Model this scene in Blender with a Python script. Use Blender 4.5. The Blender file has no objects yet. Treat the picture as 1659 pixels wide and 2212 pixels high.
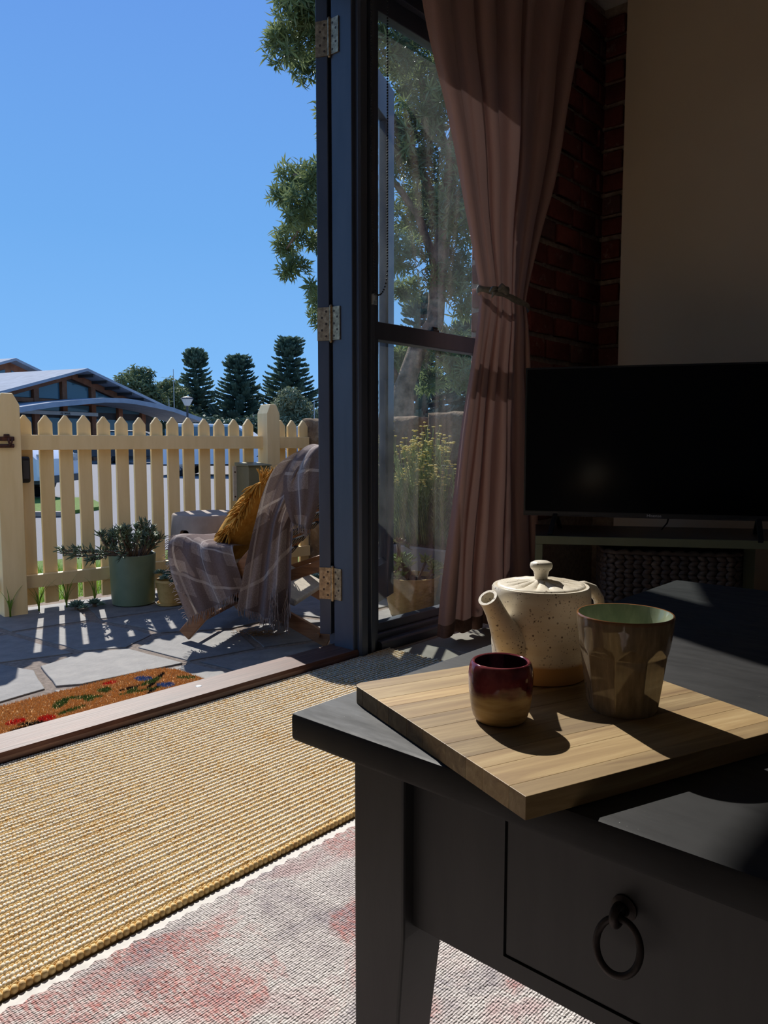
import bpy, bmesh, math, random
from math import sin, cos, pi, radians, sqrt
from mathutils import Vector, Matrix
random.seed(7)
scene = bpy.context.scene
COL = scene.collection

# ------------------------------------------------------------ camera, sky, sun
HEAD = radians(41.8)                      # camera heading measured from the house wall
FW = Vector((cos(HEAD), sin(HEAD), 0)); RT = Vector((sin(HEAD), -cos(HEAD), 0))
cam_d = bpy.data.cameras.new('camera'); cam = bpy.data.objects.new('camera', cam_d); COL.objects.link(cam)
cam.location = (0, 0, 0.78)
cam_d.sensor_fit = 'VERTICAL'; cam_d.sensor_height = 36.0; cam_d.lens = 36.0 * 1662 / 2212
cam_d.clip_start = 0.02; cam_d.clip_end = 600
cam.rotation_euler = (radians(90 - 5.19), 0, HEAD - pi / 2)
scene.camera = cam

SUN_AZ, SUN_EL = radians(64.6), radians(42)
w = bpy.data.worlds.new('sky'); scene.world = w; w.use_nodes = True
nt = w.node_tree; nt.nodes.clear()
tc = nt.nodes.new('ShaderNodeTexCoord'); sp = nt.nodes.new('ShaderNodeSeparateXYZ')
cr = nt.nodes.new('ShaderNodeValToRGB'); bg = nt.nodes.new('ShaderNodeBackground'); wo = nt.nodes.new('ShaderNodeOutputWorld')
nt.links.new(tc.outputs['Generated'], sp.inputs[0]); nt.links.new(sp.outputs['Z'], cr.inputs[0])
nt.links.new(cr.outputs[0], bg.inputs[0]); nt.links.new(bg.outputs[0], wo.inputs[0])
els = cr.color_ramp.elements
els[0].position = 0.0; els[0].color = (0.34, 0.62, 0.96, 1)
els[1].position = 1.0; els[1].color = (0.09, 0.22, 0.58, 1)
for p_, c_ in ((0.09, (0.215, 0.50, 0.94, 1)), (0.25, (0.165, 0.42, 0.87, 1)), (0.48, (0.14, 0.335, 0.815, 1))):
    e_ = els.new(p_); e_.color = c_
bg.inputs[1].default_value = 1.0

sd = bpy.data.lights.new('sun_offscreen', 'SUN'); so = bpy.data.objects.new('sun_offscreen', sd); COL.objects.link(so)
sd.energy = 5.7; sd.angle = radians(0.53); sd.color = (1.0, 0.96, 0.89)
sv = Vector((cos(SUN_AZ) * cos(SUN_EL), sin(SUN_AZ) * cos(SUN_EL), sin(SUN_EL)))
so.rotation_euler = sv.to_track_quat('Z', 'Y').to_euler(); so.location = (6, 12, 12)
vs = scene.view_settings
vs.view_transform = 'Standard'; vs.look = 'None'; vs.exposure = 0.0; vs.gamma = 1.0; vs.use_curve_mapping = False

# ------------------------------------------------------------ materials
def _n(t, k, **kw):
    n = t.nodes.new('ShaderNode' + k)
    for a, b in kw.items(): setattr(n, a, b)
    return n
def srgb(r, g, b):
    f = lambda c: (c / 12.92 if c <= 0.04045 else ((c + 0.055) / 1.055) ** 2.4)
    return (f(r / 255), f(g / 255), f(b / 255), 1)
class Mat:
    """small wrapper: a principled material with a colour and a height socket to plug into"""
    def __init__(s, name, col=(0.5, 0.5, 0.5, 1), rough=0.5, metal=0.0, spec=0.5):
        s.m = bpy.data.materials.new(name); s.m.use_nodes = True; s.t = s.m.node_tree
        s.b = s.t.nodes['Principled BSDF']; s.out = s.t.nodes['Material Output']
        s.b.inputs['Base Color'].default_value = col; s.b.inputs['Roughness'].default_value = rough
        s.b.inputs['Metallic'].default_value = metal; s.b.inputs['Specular IOR Level'].default_value = spec
        s.co = None
    def coord(s, which='Object', scale=(1, 1, 1)):
        tcn = _n(s.t, 'TexCoord'); mp = _n(s.t, 'Mapping'); mp.inputs['Scale'].default_value = scale
        s.t.links.new(tcn.outputs[which], mp.inputs[0]); return mp.outputs[0]
    def pos(s, scale=(1, 1, 1)):
        g = _n(s.t, 'NewGeometry'); mp = _n(s.t, 'Mapping'); mp.inputs['Scale'].default_value = scale
        s.t.links.new(g.outputs['Position'], mp.inputs[0]); return mp.outputs[0]
    def noise(s, co, scale, detail=4, rough=0.55, dist=0.0):
        n = _n(s.t, 'TexNoise'); n.inputs['Scale'].default_value = scale; n.inputs['Detail'].default_value = detail
        n.inputs['Roughness'].default_value = rough; n.inputs['Distortion'].default_value = dist
        s.t.links.new(co, n.inputs['Vector']); return n.outputs['Fac']
    def voro(s, co, scale, feature='F1', out='Distance'):
        n = _n(s.t, 'TexVoronoi'); n.feature = feature; n.inputs['Scale'].default_value = scale
        s.t.links.new(co, n.inputs['Vector']); return n.outputs[out]
    def wave(s, co, scale, dist=0.0, dscale=1.0, dirn='X', prof='SIN'):
        n = _n(s.t, 'TexWave'); n.inputs['Scale'].default_value = scale; n.inputs['Distortion'].default_value = dist
        n.inputs['Detail Scale'].default_value = dscale; n.bands_direction = dirn; n.wave_profile = prof
        s.t.links.new(co, n.inputs['Vector']); return n.outputs['Fac']
    def ramp(s, fac, stops, interp='LINEAR'):
        n = _n(s.t, 'ValToRGB'); n.color_ramp.interpolation = interp; e = n.color_ramp.elements
        e[0].position, e[0].color = stops[0][0], stops[0][1]; e[1].position, e[1].color = stops[-1][0], stops[-1][1]
        for p_, c_ in stops[1:-1]:
            q = e.new(p_); q.color = c_
        s.t.links.new(fac, n.inputs[0]); return n.outputs[0]
    def mix(s, fac, a, b, mode='MIX'):
        n = _n(s.t, 'Mix'); n.data_type = 'RGBA'; n.blend_type = mode
        for i, v in ((0, fac), (6, a), (7, b)):
            if isinstance(v, (int, float, tuple)): n.inputs[i].default_value = v
            else: s.t.links.new(v, n.inputs[i])
        return n.outputs[2]
    def math(s, op, a, b=0.0):
        n = _n(s.t, 'Math'); n.operation = op
        for i, v in ((0, a), (1, b)):
            if isinstance(v, (int, float)): n.inputs[i].default_value = v
            else: s.t.links.new(v, n.inputs[i])
        return n.outputs[0]
    def sep(s, co):
        n = _n(s.t, 'SeparateXYZ'); s.t.links.new(co, n.inputs[0]); return n.outputs
    def rnd(s):
        return _n(s.t, 'ObjectInfo').outputs['Random']
    def col(s, c): s.t.links.new(c, s.b.inputs['Base Color']); return s
    def rough(s, c): s.t.links.new(c, s.b.inputs['Roughness']); return s
    def bump(s, h, strength=0.3, dist=0.01):
        n = _n(s.t, 'Bump'); n.inputs['Strength'].default_value = strength; n.inputs['Distance'].default_value = dist
        s.t.links.new(h, n.inputs['Height']); s.t.links.new(n.outputs[0], s.b.inputs['Normal']); return s
def simple(name, c, rough=0.6, var=0.12, scale=20, bump=0.0, metal=0.0, spec=0.5, world=False, bdist=0.004):
    m = Mat(name, srgb(*c), rough, metal, spec)
    co = m.pos() if world else m.coord()
    f = m.noise(co, scale)
    d = tuple(max(0, x * (1 - var)) for x in c); l = tuple(min(255, x * (1 + var)) for x in c)
    m.col(m.ramp(f, [(0.3, srgb(*d)), (0.7, srgb(*l))]))
    if bump: m.bump(m.noise(co, scale * 3, 6), bump, bdist)
    return m.m

M = {}
# painted joinery of door and window
m = Mat('slate_paint', srgb(62, 68, 82), 0.42); c = m.pos((1, 1, 0.25)); f = m.noise(c, 14, 5)
m.col(m.ramp(f, [(0.3, srgb(56, 62, 76)), (0.75, srgb(70, 76, 90))])); m.bump(m.noise(m.pos((1, 1, 0.1)), 90, 4), 0.12, 0.002); M['slate'] = m.m
m = Mat('pale_slate_paint', srgb(120, 128, 140), 0.4); m.col(m.ramp(m.noise(m.pos((1, 1, .25)), 16), [(0.3, srgb(112, 120, 132)), (0.7, srgb(128, 136, 148))])); M['pale_slate'] = m.m
# threshold timber
m = Mat('weathered_timber', rough=0.55); c = m.pos((0.35, 6, 6)); f = m.noise(c, 9, 7, 0.65, 0.6)
g_ = m.noise(m.pos((0.8, 1, 1)), 2.2, 3)
m.col(m.mix(m.ramp(g_, [(0.4, (0, 0, 0, 1)), (0.7, (1, 1, 1, 1))]), m.ramp(f, [(0.25, srgb(60, 40, 33)), (0.5, srgb(90, 66, 56)), (0.8, srgb(122, 100, 90))]),
          m.ramp(f, [(0.25, srgb(66, 38, 28)), (0.6, srgb(112, 68, 50)), (0.85, srgb(150, 104, 82))])))
m.bump(m.noise(m.pos((0.5, 12, 12)), 12, 6), 0.35, 0.003); M['threshold'] = m.m
M['chair_wood'] = None
m = Mat('chair_timber', rough=0.5); c = m.coord('Object', (1.2, 9, 9)); f = m.noise(c, 7, 6, 0.6, 0.5)
m.col(m.ramp(f, [(0.25, srgb(112, 72, 42)), (0.5, srgb(150, 101, 62)), (0.8, srgb(176, 126, 82))])); m.bump(f, 0.12, 0.002); M['chair_wood'] = m.m
# table paint, scuffed black
m = Mat('black_table_paint', rough=0.42, spec=0.15); c = m.pos(); f = m.noise(c, 6, 6, 0.6)
scr = m.ramp(m.noise(m.pos((70, 9, 20)), 3.0, 6, 0.75), [(0.68, (0, 0, 0, 1)), (0.78, (1, 1, 1, 1))])
spk = m.ramp(m.voro(c, 120), [(0.035, (1, 1, 1, 1)), (0.06, (0, 0, 0, 1))])
spm = m.math('MULTIPLY', m.ramp(m.noise(c, 21, 2), [(0.56, (0, 0, 0, 1)), (0.62, (1, 1, 1, 1))]), spk)
base = m.ramp(f, [(0.3, srgb(38, 38, 39)), (0.7, srgb(50, 50, 50))])
base = m.mix(m.math('MULTIPLY', scr, 0.22), base, srgb(120, 124, 126)); base = m.mix(m.math('MULTIPLY', spm, 0.6), base, srgb(170, 172, 170))
m.col(base); m.rough(m.ramp(m.noise(m.pos((4, 1, 1)), 14, 5), [(0.3, (0.46, 0.46, 0.46, 1)), (0.75, (0.66, 0.66, 0.66, 1))]))
m.bump(m.noise(m.pos((10, 2, 10)), 14, 6), 0.10, 0.002); M['table_top'] = m.m
m = Mat('charcoal_table_paint', rough=0.5); c = m.pos((1, 5, 1)); f = m.noise(c, 5, 6, 0.6)
m.col(m.ramp(f, [(0.3, srgb(38, 38, 39)), (0.7, srgb(50, 50, 50))])); m.bump(m.noise(m.pos((3, 12, 3)), 18, 6, 0.7), 0.12, 0.002); M['table_body'] = m.m
M['iron'] = simple('dark_iron', (58, 52, 50), 0.55, 0.2, 60, 0.25, 0.55, 0.5, False, 0.002)
m = Mat('rust_iron', rough=0.8, metal=0.3); f = m.noise(m.coord(), 45, 6); m.col(m.ramp(f, [(0.3, srgb(52, 36, 32)), (0.6, srgb(92, 56, 44)), (0.8, srgb(120, 72, 52))])); m.bump(f, 0.3, 0.003); M['rust'] = m.m
# hinges
m = Mat('worn_brass', rough=0.42, metal=0.75); f = m.noise(m.coord(), 70, 6, 0.65); m.col(m.ramp(f, [(0.3, srgb(112, 92, 70)), (0.55, srgb(172, 146, 112)), (0.78, srgb(206, 184, 150))])); m.bump(f, 0.1, 0.001); M['brass'] = m.m
M['screw'] = simple('dark_screw', (70, 56, 46), 0.5, 0.2, 60, 0, 0.6)
# board: acacia strips in the object's own x direction
def board_mat(name, a, b, d, end=False):
    m = Mat(name, rough=0.55); c = m.coord('Object', (1.1, 16, 16)); f = m.noise(c, 4.0, 7, 0.62, 0.8)
    big = m.noise(m.coord('Object', (0.6, 3, 3)), 3.0, 3)
    r_ = m.rnd()
    c1 = m.ramp(f, [(0.25, srgb(*[min(255, x * 1.06) for x in a])), (0.55, srgb(*[min(255, x * 1.07) for x in b])), (0.8, srgb(*[min(255, x * 1.08) for x in d]))])
    c2 = m.ramp(f, [(0.25, srgb(*[x * .74 for x in a])), (0.55, srgb(*[x * .78 for x in b])), (0.8, srgb(*[x * .93 for x in d]))])
    m.col(m.mix(m.ramp(m.math('ADD', m.math('MULTIPLY', r_, 0.7), m.math('MULTIPLY', big, 0.3)), [(0.3, (0, 0, 0, 1)), (0.8, (1, 1, 1, 1))]), c1, c2))
    m.bump(f, 0.06, 0.001); return m.m
M['board'] = board_mat('acacia_strips', (130, 98, 60), (168, 140, 94), (186, 163, 120))
# pottery
m = Mat('speckled_cream_glaze', rough=0.32); c = m.coord(); z_ = m.sep(c)[2]
sp1 = m.ramp(m.voro(c, 190), [(0.20, (1, 1, 1, 1)), (0.27, (0, 0, 0, 1))]); sp2 = m.ramp(m.noise(c, 70, 2), [(0.5, (0, 0, 0, 1)), (0.6, (1, 1, 1, 1))])
sp3 = m.ramp(m.voro(c, 420), [(0.2, (1, 1, 1, 1)), (0.27, (0, 0, 0, 1))])
spk = m.math('MAXIMUM', m.math('MULTIPLY', sp1, sp2), m.math('MULTIPLY', sp3, m.ramp(m.noise(c, 150, 2), [(0.52, (0, 0, 0, 1)), (0.6, (1, 1, 1, 1))])))
body = m.ramp(m.noise(m.coord('Object', (1, 1, 5)), 12, 5), [(0.3, srgb(222, 208, 182)), (0.5, srgb(234, 224, 204)), (0.75, srgb(240, 234, 220))])
body = m.mix(m.math('MULTIPLY', spk, 0.85), body, srgb(84, 58, 38))
wob = m.math('ADD', z_, m.math('MULTIPLY', m.noise(c, 25, 2), 0.003))
bare = m.ramp(wob, [(0.0265, (1, 1, 1, 1)), (0.0275, (0, 0, 0, 1))])
m.col(m.mix(bare, body, srgb(196, 152, 98))); m.rough(m.ramp(wob, [(0.0265, (0.75,) * 3 + (1,)), (0.0275, (0.3,) * 3 + (1,))]))
m.bump(m.noise(m.coord('Object', (1, 1, 14)), 18, 4), 0.12, 0.002); M['pot'] = m.m
m = Mat('celadon_inside', srgb(120, 150, 128), 0.12); f = m.noise(m.coord('Object', (1, 1, .3)), 60, 4); m.col(m.ramp(f, [(0.3, srgb(124, 136, 112)), (0.7, srgb(162, 170, 142))])); M['celadon'] = m.m
m = Mat('olive_brown_glaze', rough=0.08); c = m.coord(); z_ = m.sep(c)[2]; f = m.noise(m.coord('Object', (1, 1, .25)), 130, 5)
body = m.ramp(f, [(0.3, srgb(116, 103, 86)), (0.6, srgb(142, 127, 107)), (0.8, srgb(168, 153, 130))])
rimm = m.ramp(z_, [(0.0985, (0, 0, 0, 1)), (0.0998, (1, 1, 1, 1))])
m.col(m.mix(rimm, body, srgb(134, 92, 60))); m.bump(f, 0.03, 0.001); m.b.inputs['Coat Weight'].default_value = 0.25; m.b.inputs['Coat Roughness'].default_value = 0.03; M['mug'] = m.m
m = Mat('maroon_over_tan', rough=0.14); c = m.coord(); z_ = m.sep(c)[2]
nz = m.noise(m.coord('Object', (1, 1, .2)), 45, 3)
zz = m.math('ADD', z_, m.math('MULTIPLY', m.math('SUBTRACT', nz, 0.5), 0.014))
tan = m.ramp(m.noise(m.coord('Object', (1, 1, 6)), 22, 5), [(0.3, srgb(158, 126, 82)), (0.5, srgb(190, 160, 112)), (0.75, srgb(206, 182, 140))])
mar = m.ramp(m.noise(c, 60, 5), [(0.3, srgb(72, 24, 34)), (0.5, srgb(104, 42, 50)), (0.62, srgb(126, 62, 68))])
band = m.ramp(zz, [(0.0305, (0, 0, 0, 1)), (0.0315, (1, 1, 1, 1))]); m.col(m.mix(band, tan, mar)); m.rough(m.ramp(zz, [(0.0305, (0.42,) * 3 + (1,)), (0.032, (0.08,) * 3 + (1,))]))
m.bump(m.noise(m.coord('Object', (1, 1, 8)), 30, 4), 0.1, 0.001); M['cup'] = m.m
m = Mat('maroon_inside', rough=0.1); m.col(m.ramp(m.noise(m.coord(), 60), [(0.3, srgb(44, 16, 30)), (0.7, srgb(70, 28, 42))])); M['cup_in'] = m.m
# rugs
m = Mat('white_cotton_braid', rough=0.85); f = m.noise(m.pos((1, 2, 1)), 95, 2, 0.5); g_ = m.noise(m.pos(), 9, 3)
k = m.math('ADD', m.math('MULTIPLY', f, 0.75), m.math('MULTIPLY', g_, 0.25))
m.col(m.ramp(k, [(0.45, srgb(240, 231, 214)), (0.56, srgb(232, 220, 198)), (0.62, srgb(226, 190, 130))])); m.bump(m.noise(m.pos(), 900, 2), 0.3, 0.001); M['braid_white'] = m.m
m = Mat('golden_jute', rough=0.7); f = m.noise(m.pos(), 60, 4); m.col(m.ramp(f, [(0.3, srgb(206, 166, 104)), (0.55, srgb(232, 198, 134)), (0.8, srgb(244, 220, 170))])); m.bump(m.noise(m.pos(), 700, 2), 0.4, 0.001); M['jute'] = m.m
M['rug_base'] = simple('jute_backing', (200, 166, 112), 0.9, 0.15, 30, 0, 0, 0.2, True)
m = Mat('faded_pink_print', rough=0.92, spec=0.2); c = m.pos()
base = m.ramp(m.noise(c, 5.5, 5, 0.6, 0.6), [(0.34, srgb(150, 138, 148)), (0.44, srgb(200, 190, 188)), (0.55, srgb(226, 218, 212)), (0.66, srgb(206, 178, 176))])
f1 = m.noise(m.pos((1, 1, 1)), 3.2, 4, 0.55, 1.4); red = m.ramp(f1, [(0.545, (0, 0, 0, 1)), (0.60, (1, 1, 1, 1)), (0.635, (1, 1, 1, 1)), (0.70, (0, 0, 0, 1))])
mot = m.ramp(m.voro(m.pos((1, 1.25, 1)), 4.2), [(0.24, (1, 1, 1, 1)), (0.32, (0, 0, 0, 1))])
fine = m.noise(c, 160, 3); weft = m.noise(m.pos((90, 30, 10)), 2, 3); thr_ = m.ramp(m.math('ADD', m.math('MULTIPLY', fine, 0.5), m.math('MULTIPLY', weft, 0.5)), [(0.38, (0, 0, 0, 1)), (0.62, (1, 1, 1, 1))])
redk = m.math('MULTIPLY', m.math('MAXIMUM', red, m.math('MULTIPLY', mot, 0.8)), thr_)
blu = m.math('MULTIPLY', m.ramp(m.noise(m.pos((1, 1.6, 1)), 4.3, 3, 0.5, 0.8), [(0.58, (0, 0, 0, 1)), (0.68, (1, 1, 1, 1))]), thr_)
cc_ = m.mix(m.math('MULTIPLY', blu, 0.9), base, srgb(112, 106, 126)); cc_ = m.mix(m.math('MULTIPLY', redk, 0.95), cc_, srgb(196, 92, 80))
cc_ = m.mix(0.25, cc_, m.ramp(fine, [(0.3, srgb(132, 120, 120)), (0.7, srgb(232, 224, 218))])); m.col(cc_)
hv = m.math('ADD', m.wave(m.pos((1, 0, 0)), 55, 2.5, 6, 'X'), m.wave(m.pos((0, 1, 0)), 75, 2.5, 6, 'Y')); m.bump(m.math('ADD', m.math('MULTIPLY', hv, 0.16), m.noise(c, 150, 4)), 1.0, 0.009); M['pink'] = m.m
M['selvage'] = simple('white_selvage', (222, 218, 212), 0.9, 0.04, 60, 0.3, 0, 0.2, True, 0.001)
# walls and floor
m = Mat('beige_plaster', rough=0.8); f = m.noise(m.pos(), 1.6, 5); m.col(m.ramp(f, [(0.3, srgb(206, 184, 156)), (0.7, srgb(214, 194, 166))])); m.bump(m.noise(m.pos(), 160, 4), 0.05, 0.001); M['plaster'] = m.m
M['wall'] = simple('warm_grey_wall', (214, 206, 194), 0.85, 0.05, 3, 0.05, 0, 0.3, True)
M['ceil'] = simple('ceiling_paint', (226, 222, 216), 0.85, 0.03, 3, 0, 0, 0.3, True)
m = Mat('old_brick', rough=0.88, spec=0.2); c = m.pos(); r_ = m.rnd(); f = m.noise(c, 30, 6, 0.65)
b1 = m.ramp(r_, [(0.0, srgb(112, 58, 54)), (0.4, srgb(128, 66, 58)), (0.7, srgb(104, 60, 58)), (0.86, srgb(132, 100, 92)), (1.0, srgb(62, 54, 58))])
lime = m.ramp(m.noise(c, 11, 6, 0.7), [(0.60, (0, 0, 0, 1)), (0.72, (1, 1, 1, 1))])
m.col(m.mix(m.math('MULTIPLY', lime, 0.6), m.mix(0.35, b1, m.ramp(f, [(0.3, srgb(78, 42, 40)), (0.7, srgb(140, 80, 72))])), srgb(176, 158, 146))); m.bump(f, 0.5, 0.006); M['brick'] = m.m
M['mortar'] = simple('lime_mortar', (168, 152, 138), 0.95, 0.12, 40, 0.5, 0, 0.2, True, 0.006)
m = Mat('grey_tile', rough=0.4); m.col(m.ramp(m.noise(m.pos(), 9, 6), [(0.3, srgb(140, 134, 124)), (0.7, srgb(164, 158, 148))])); m.bump(m.noise(m.pos(), 120, 3), 0.04, 0.001); M['tile'] = m.m
M['grout'] = simple('grout', (92, 86, 80), 0.9, 0.1, 40, 0, 0, 0.2, True)
# curtain
m = Mat('dusty_pink_linen', rough=0.92, spec=0.15); c = m.coord('UV', (420, 900, 1)); wv = m.noise(c, 1.0, 3, 0.6)
colr = m.ramp(wv, [(0.3, srgb(164, 128, 122)), (0.7, srgb(192, 156, 148))]); m.col(colr); m.bump(wv, 0.15, 0.001)
tl = _n(m.t, 'BsdfTranslucent'); m.t.links.new(colr, tl.inputs[0]); mx = _n(m.t, 'MixShader'); mx.inputs[0].default_value = 0.06
m.t.links.new(m.b.outputs[0], mx.inputs[1]); m.t.links.new(tl.outputs[0], mx.inputs[2]); m.t.links.new(mx.outputs[0], m.out.inputs[0]); M['curtain'] = m.m
M['tie'] = simple('grey_ribbon', (128, 122, 112), 0.7, 0.12, 60, 0.2)
# glass
def glass(name, tint=(0.96, 0.98, 0.98, 1), dust=0.03, refl=1.0):
    m = bpy.data.materials.new(name); m.use_nodes = True; t = m.node_tree; t.nodes.clear()
    out = _n(t, 'OutputMaterial'); tr = _n(t, 'BsdfTransparent'); gl = _n(t, 'BsdfGlossy'); lw = _n(t, 'LayerWeight'); lw.inputs[0].default_value = 0.5; pw = _n(t, 'Math'); pw.operation = 'POWER'; pw.inputs[1].default_value = 5.0; fr = _n(t, 'MapRange'); fr.inputs[3].default_value = 0.024; mx = _n(t, 'MixShader')
    t.links.new(lw.outputs['Facing'], pw.inputs[0]); t.links.new(pw.outputs[0], fr.inputs[0])
    tr.inputs[0].default_value = tint; gl.inputs['Roughness'].default_value = 0.01; gl.inputs[0].default_value = (refl, refl, refl, 1)
    t.links.new(fr.outputs[0], mx.inputs[0]); t.links.new(tr.outputs[0], mx.inputs[1]); t.links.new(gl.outputs[0], mx.inputs[2])
    last = mx.outputs[0]
    if dust:
        tl = _n(t, 'BsdfTranslucent'); tl.inputs[0].default_value = (0.8, 0.82, 0.8, 1)
        g = _n(t, 'NewGeometry'); n1 = _n(t, 'TexNoise'); n1.inputs['Scale'].default_value = 7; n1.inputs['Detail'].default_value = 8; n1.inputs['Roughness'].default_value = 0.7
        t.links.new(g.outputs['Position'], n1.inputs['Vector'])
        mr = _n(t, 'MapRange'); mr.inputs[1].default_value = 0.3; mr.inputs[2].default_value = 0.75; mr.inputs[3].default_value = dust * 0.35; mr.inputs[4].default_value = dust * 1.7
        t.links.new(n1.outputs['Fac'], mr.inputs[0]); m2 = _n(t, 'MixShader')
        t.links.new(mr.outputs[0], m2.inputs[0]); t.links.new(last, m2.inputs[1]); t.links.new(tl.outputs[0], m2.inputs[2]); last = m2.outputs[0]
    t.links.new(last, out.inputs[0]); return m
M['glass'] = glass('dusty_window_glass', dust=0.017)
M['door_glass'] = glass('door_glass', dust=0.006)
M['far_glass'] = None
m = Mat('dark_tinted_glass', srgb(84, 116, 128), 0.08); M['far_glass'] = m.m
# TV and stand
m = Mat('screen_black', srgb(5, 6, 9), 0.14, 0, 0.22); M['screen'] = m.m
M['tv_plastic'] = simple('black_plastic', (20, 20, 22), 0.4, 0.1, 60)
M['logo'] = Mat('silver_print', srgb(176, 176, 178), 0.35, 0.3).m
M['stand_green'] = simple('olive_paint', (104, 104, 76), 0.6, 0.05, 8, 0.05)
M['stand_dark'] = simple('dark_stained_top', (60, 52, 44), 0.45, 0.15, 10)
m = Mat('dark_water_hyacinth', rough=0.6); f = m.noise(m.coord('Object'), 40, 5); r2 = m.noise(m.coord(), 12, 2); m.col(m.ramp(m.math('ADD', m.math('MULTIPLY', f, .6), m.math('MULTIPLY', r2, .4)), [(0.3, srgb(42, 32, 27)), (0.55, srgb(74, 57, 47)), (0.75, srgb(128, 106, 86))])); m.bump(m.noise(m.coord('Object', (1, 1, 6)), 120, 3), 0.4, 0.002); M['weave'] = m.m
# outdoors
m = Mat('bluestone', rough=0.72); r_ = m.rnd(); c = m.pos(); f = m.noise(c, 14, 7, 0.65)
m.col(m.mix(0.55, m.ramp(r_, [(0.0, srgb(106, 104, 102)), (0.5, srgb(120, 116, 111)), (1.0, srgb(132, 126, 117))]), m.ramp(f, [(0.3, srgb(92, 92, 95)), (0.55, srgb(124, 122, 121)), (0.8, srgb(150, 146, 140))]))); m.bump(m.noise(c, 34, 7, 0.65), 0.45, 0.008); M['flag'] = m.m
M['joint'] = simple('sandy_joint', (128, 116, 106), 0.95, 0.15, 60, 0.5, 0, 0.2, True, 0.005)
m = Mat('cream_fence_paint', rough=0.6); c = m.pos((4, 4, 0.6)); f = m.noise(c, 6, 5); m.col(m.ramp(f, [(0.3, srgb(236, 208, 152)), (0.7, srgb(246, 220, 168))])); m.bump(m.noise(m.pos((8, 8, .6)), 20, 5), 0.12, 0.003); M['fence'] = m.m
m = Mat('asphalt', rough=0.9); m.col(m.ramp(m.noise(m.pos(), 90, 4), [(0.3, srgb(104, 102, 104)), (0.7, srgb(134, 131, 131))])); m.bump(m.noise(m.pos(), 160, 3), 0.4, 0.004); M['asphalt'] = m.m
m = Mat('lawn', rough=0.9); m.col(m.ramp(m.noise(m.pos(), 30, 6, 0.7), [(0.3, srgb(80, 108, 30)), (0.7, srgb(124, 152, 48))])); m.bump(m.noise(m.pos(), 120, 4), 0.9, 0.02); M['lawn'] = m.m
def leafmat(name, a, b, trans=0.35, rough=0.45, sc=6):
    m = Mat(name, rough=rough); f = m.noise(m.pos(), sc, 3); cl = m.ramp(f, [(0.35, srgb(*a)), (0.65, srgb(*b))]); m.col(cl)
    if trans:
        tl = _n(m.t, 'BsdfTranslucent'); m.t.links.new(cl, tl.inputs[0]); mx = _n(m.t, 'MixShader'); mx.inputs[0].default_value = trans
        m.t.links.new(m.b.outputs[0], mx.inputs[1]); m.t.links.new(tl.outputs[0], mx.inputs[2]); m.t.links.new(mx.outputs[0], m.out.inputs[0])
    return m.m
M['grass'] = leafmat('grass_blade', (92, 124, 40), (140, 168, 62), 0.45)
M['tree_leaf'] = leafmat('bottlebrush_leaf', (92, 108, 70), (144, 156, 104), 0.35, 0.32, 3)
M['bark'] = simple('bark', (128, 108, 92), 0.9, 0.3, 14, 0.6, 0, 0.2, False, 0.02)
M['pine_leaf'] = leafmat('pine_needle', (72, 96, 82), (108, 126, 100), 0.2, 0.6, 0.6)
M['gum_leaf'] = leafmat('gum_leaf', (84, 98, 66), (126, 136, 90), 0.3, 0.6, 0.5)
M['olive_leaf'] = leafmat('pale_gum_leaf', (112, 122, 94), (150, 156, 122), 0.3, 0.6, 0.5)
M['succ'] = leafmat('grey_green_succulent', (84, 104, 84), (124, 140, 104), 0.15, 0.5, 20)
M['ech'] = leafmat('blue_green_rosette', (92, 122, 110), (136, 160, 140), 0.1, 0.5, 20)
M['aeonium'] = leafmat('red_tipped_rosette', (150, 160, 70), (120, 50, 56), 0.25, 0.4, 22)
M['succ_bright'] = leafmat('green_succulent', (122, 146, 84), (168, 184, 116), 0.2, 0.45, 20)
M['helich'] = leafmat('silver_green_leaf', (130, 148, 108), (180, 190, 140), 0.25, 0.6, 12)
M['flower'] = leafmat('yellow_flower', (240, 222, 120), (250, 236, 160), 0.25, 0.7, 12)
M['stem'] = simple('woody_stem', (110, 92, 76), 0.8, 0.2, 40)
m = Mat('coir', rough=0.95, spec=0.1); m.col(m.ramp(m.noise(m.pos(), 120, 3), [(0.3, srgb(196, 146, 92)), (0.7, srgb(224, 182, 126))])); M['coir'] = m.m
M['coir_green'] = simple('coir_green_dye', (92, 116, 64), 0.95, 0.3, 120, 0, 0, 0.1, True)
M['coir_blue'] = simple('coir_blue_dye', (96, 120, 164), 0.95, 0.3, 120, 0, 0, 0.1, True)
M['coir_red'] = simple('coir_red_dye', (206, 66, 58), 0.95, 0.3, 120, 0, 0, 0.1, True)
M['coir_black'] = simple('coir_black_dye', (44, 40, 40), 0.95, 0.3, 120, 0, 0, 0.1, True)
m = Mat('sage_pot_glaze', rough=0.4); z_ = m.sep(m.coord())[2]; m.col(m.ramp(m.noise(m.coord(), 12), [(0.3, srgb(104, 122, 98)), (0.7, srgb(116, 134, 108))])); M['sage'] = m.m
m = Mat('straw_yellow_glaze', rough=0.45); c = m.coord(); f = m.noise(c, 30, 4); m.col(m.ramp(f, [(0.3, srgb(186, 150, 86)), (0.7, srgb(212, 178, 112))])); M['straw'] = m.m
M['concrete'] = simple('pale_concrete', (160, 146, 134), 0.85, 0.08, 10, 0.3, 0, 0.3, False, 0.003)
M['concrete_grey'] = simple('grey_concrete', (138, 132, 128), 0.85, 0.1, 10, 0.3, 0, 0.3, False, 0.003)
M['hole'] = Mat('dark_hollow', srgb(14, 14, 14), 0.9).m
M['box_green'] = simple('grey_green_metal', (124, 122, 98), 0.45, 0.06, 12, 0.05, 0.2)
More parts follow.
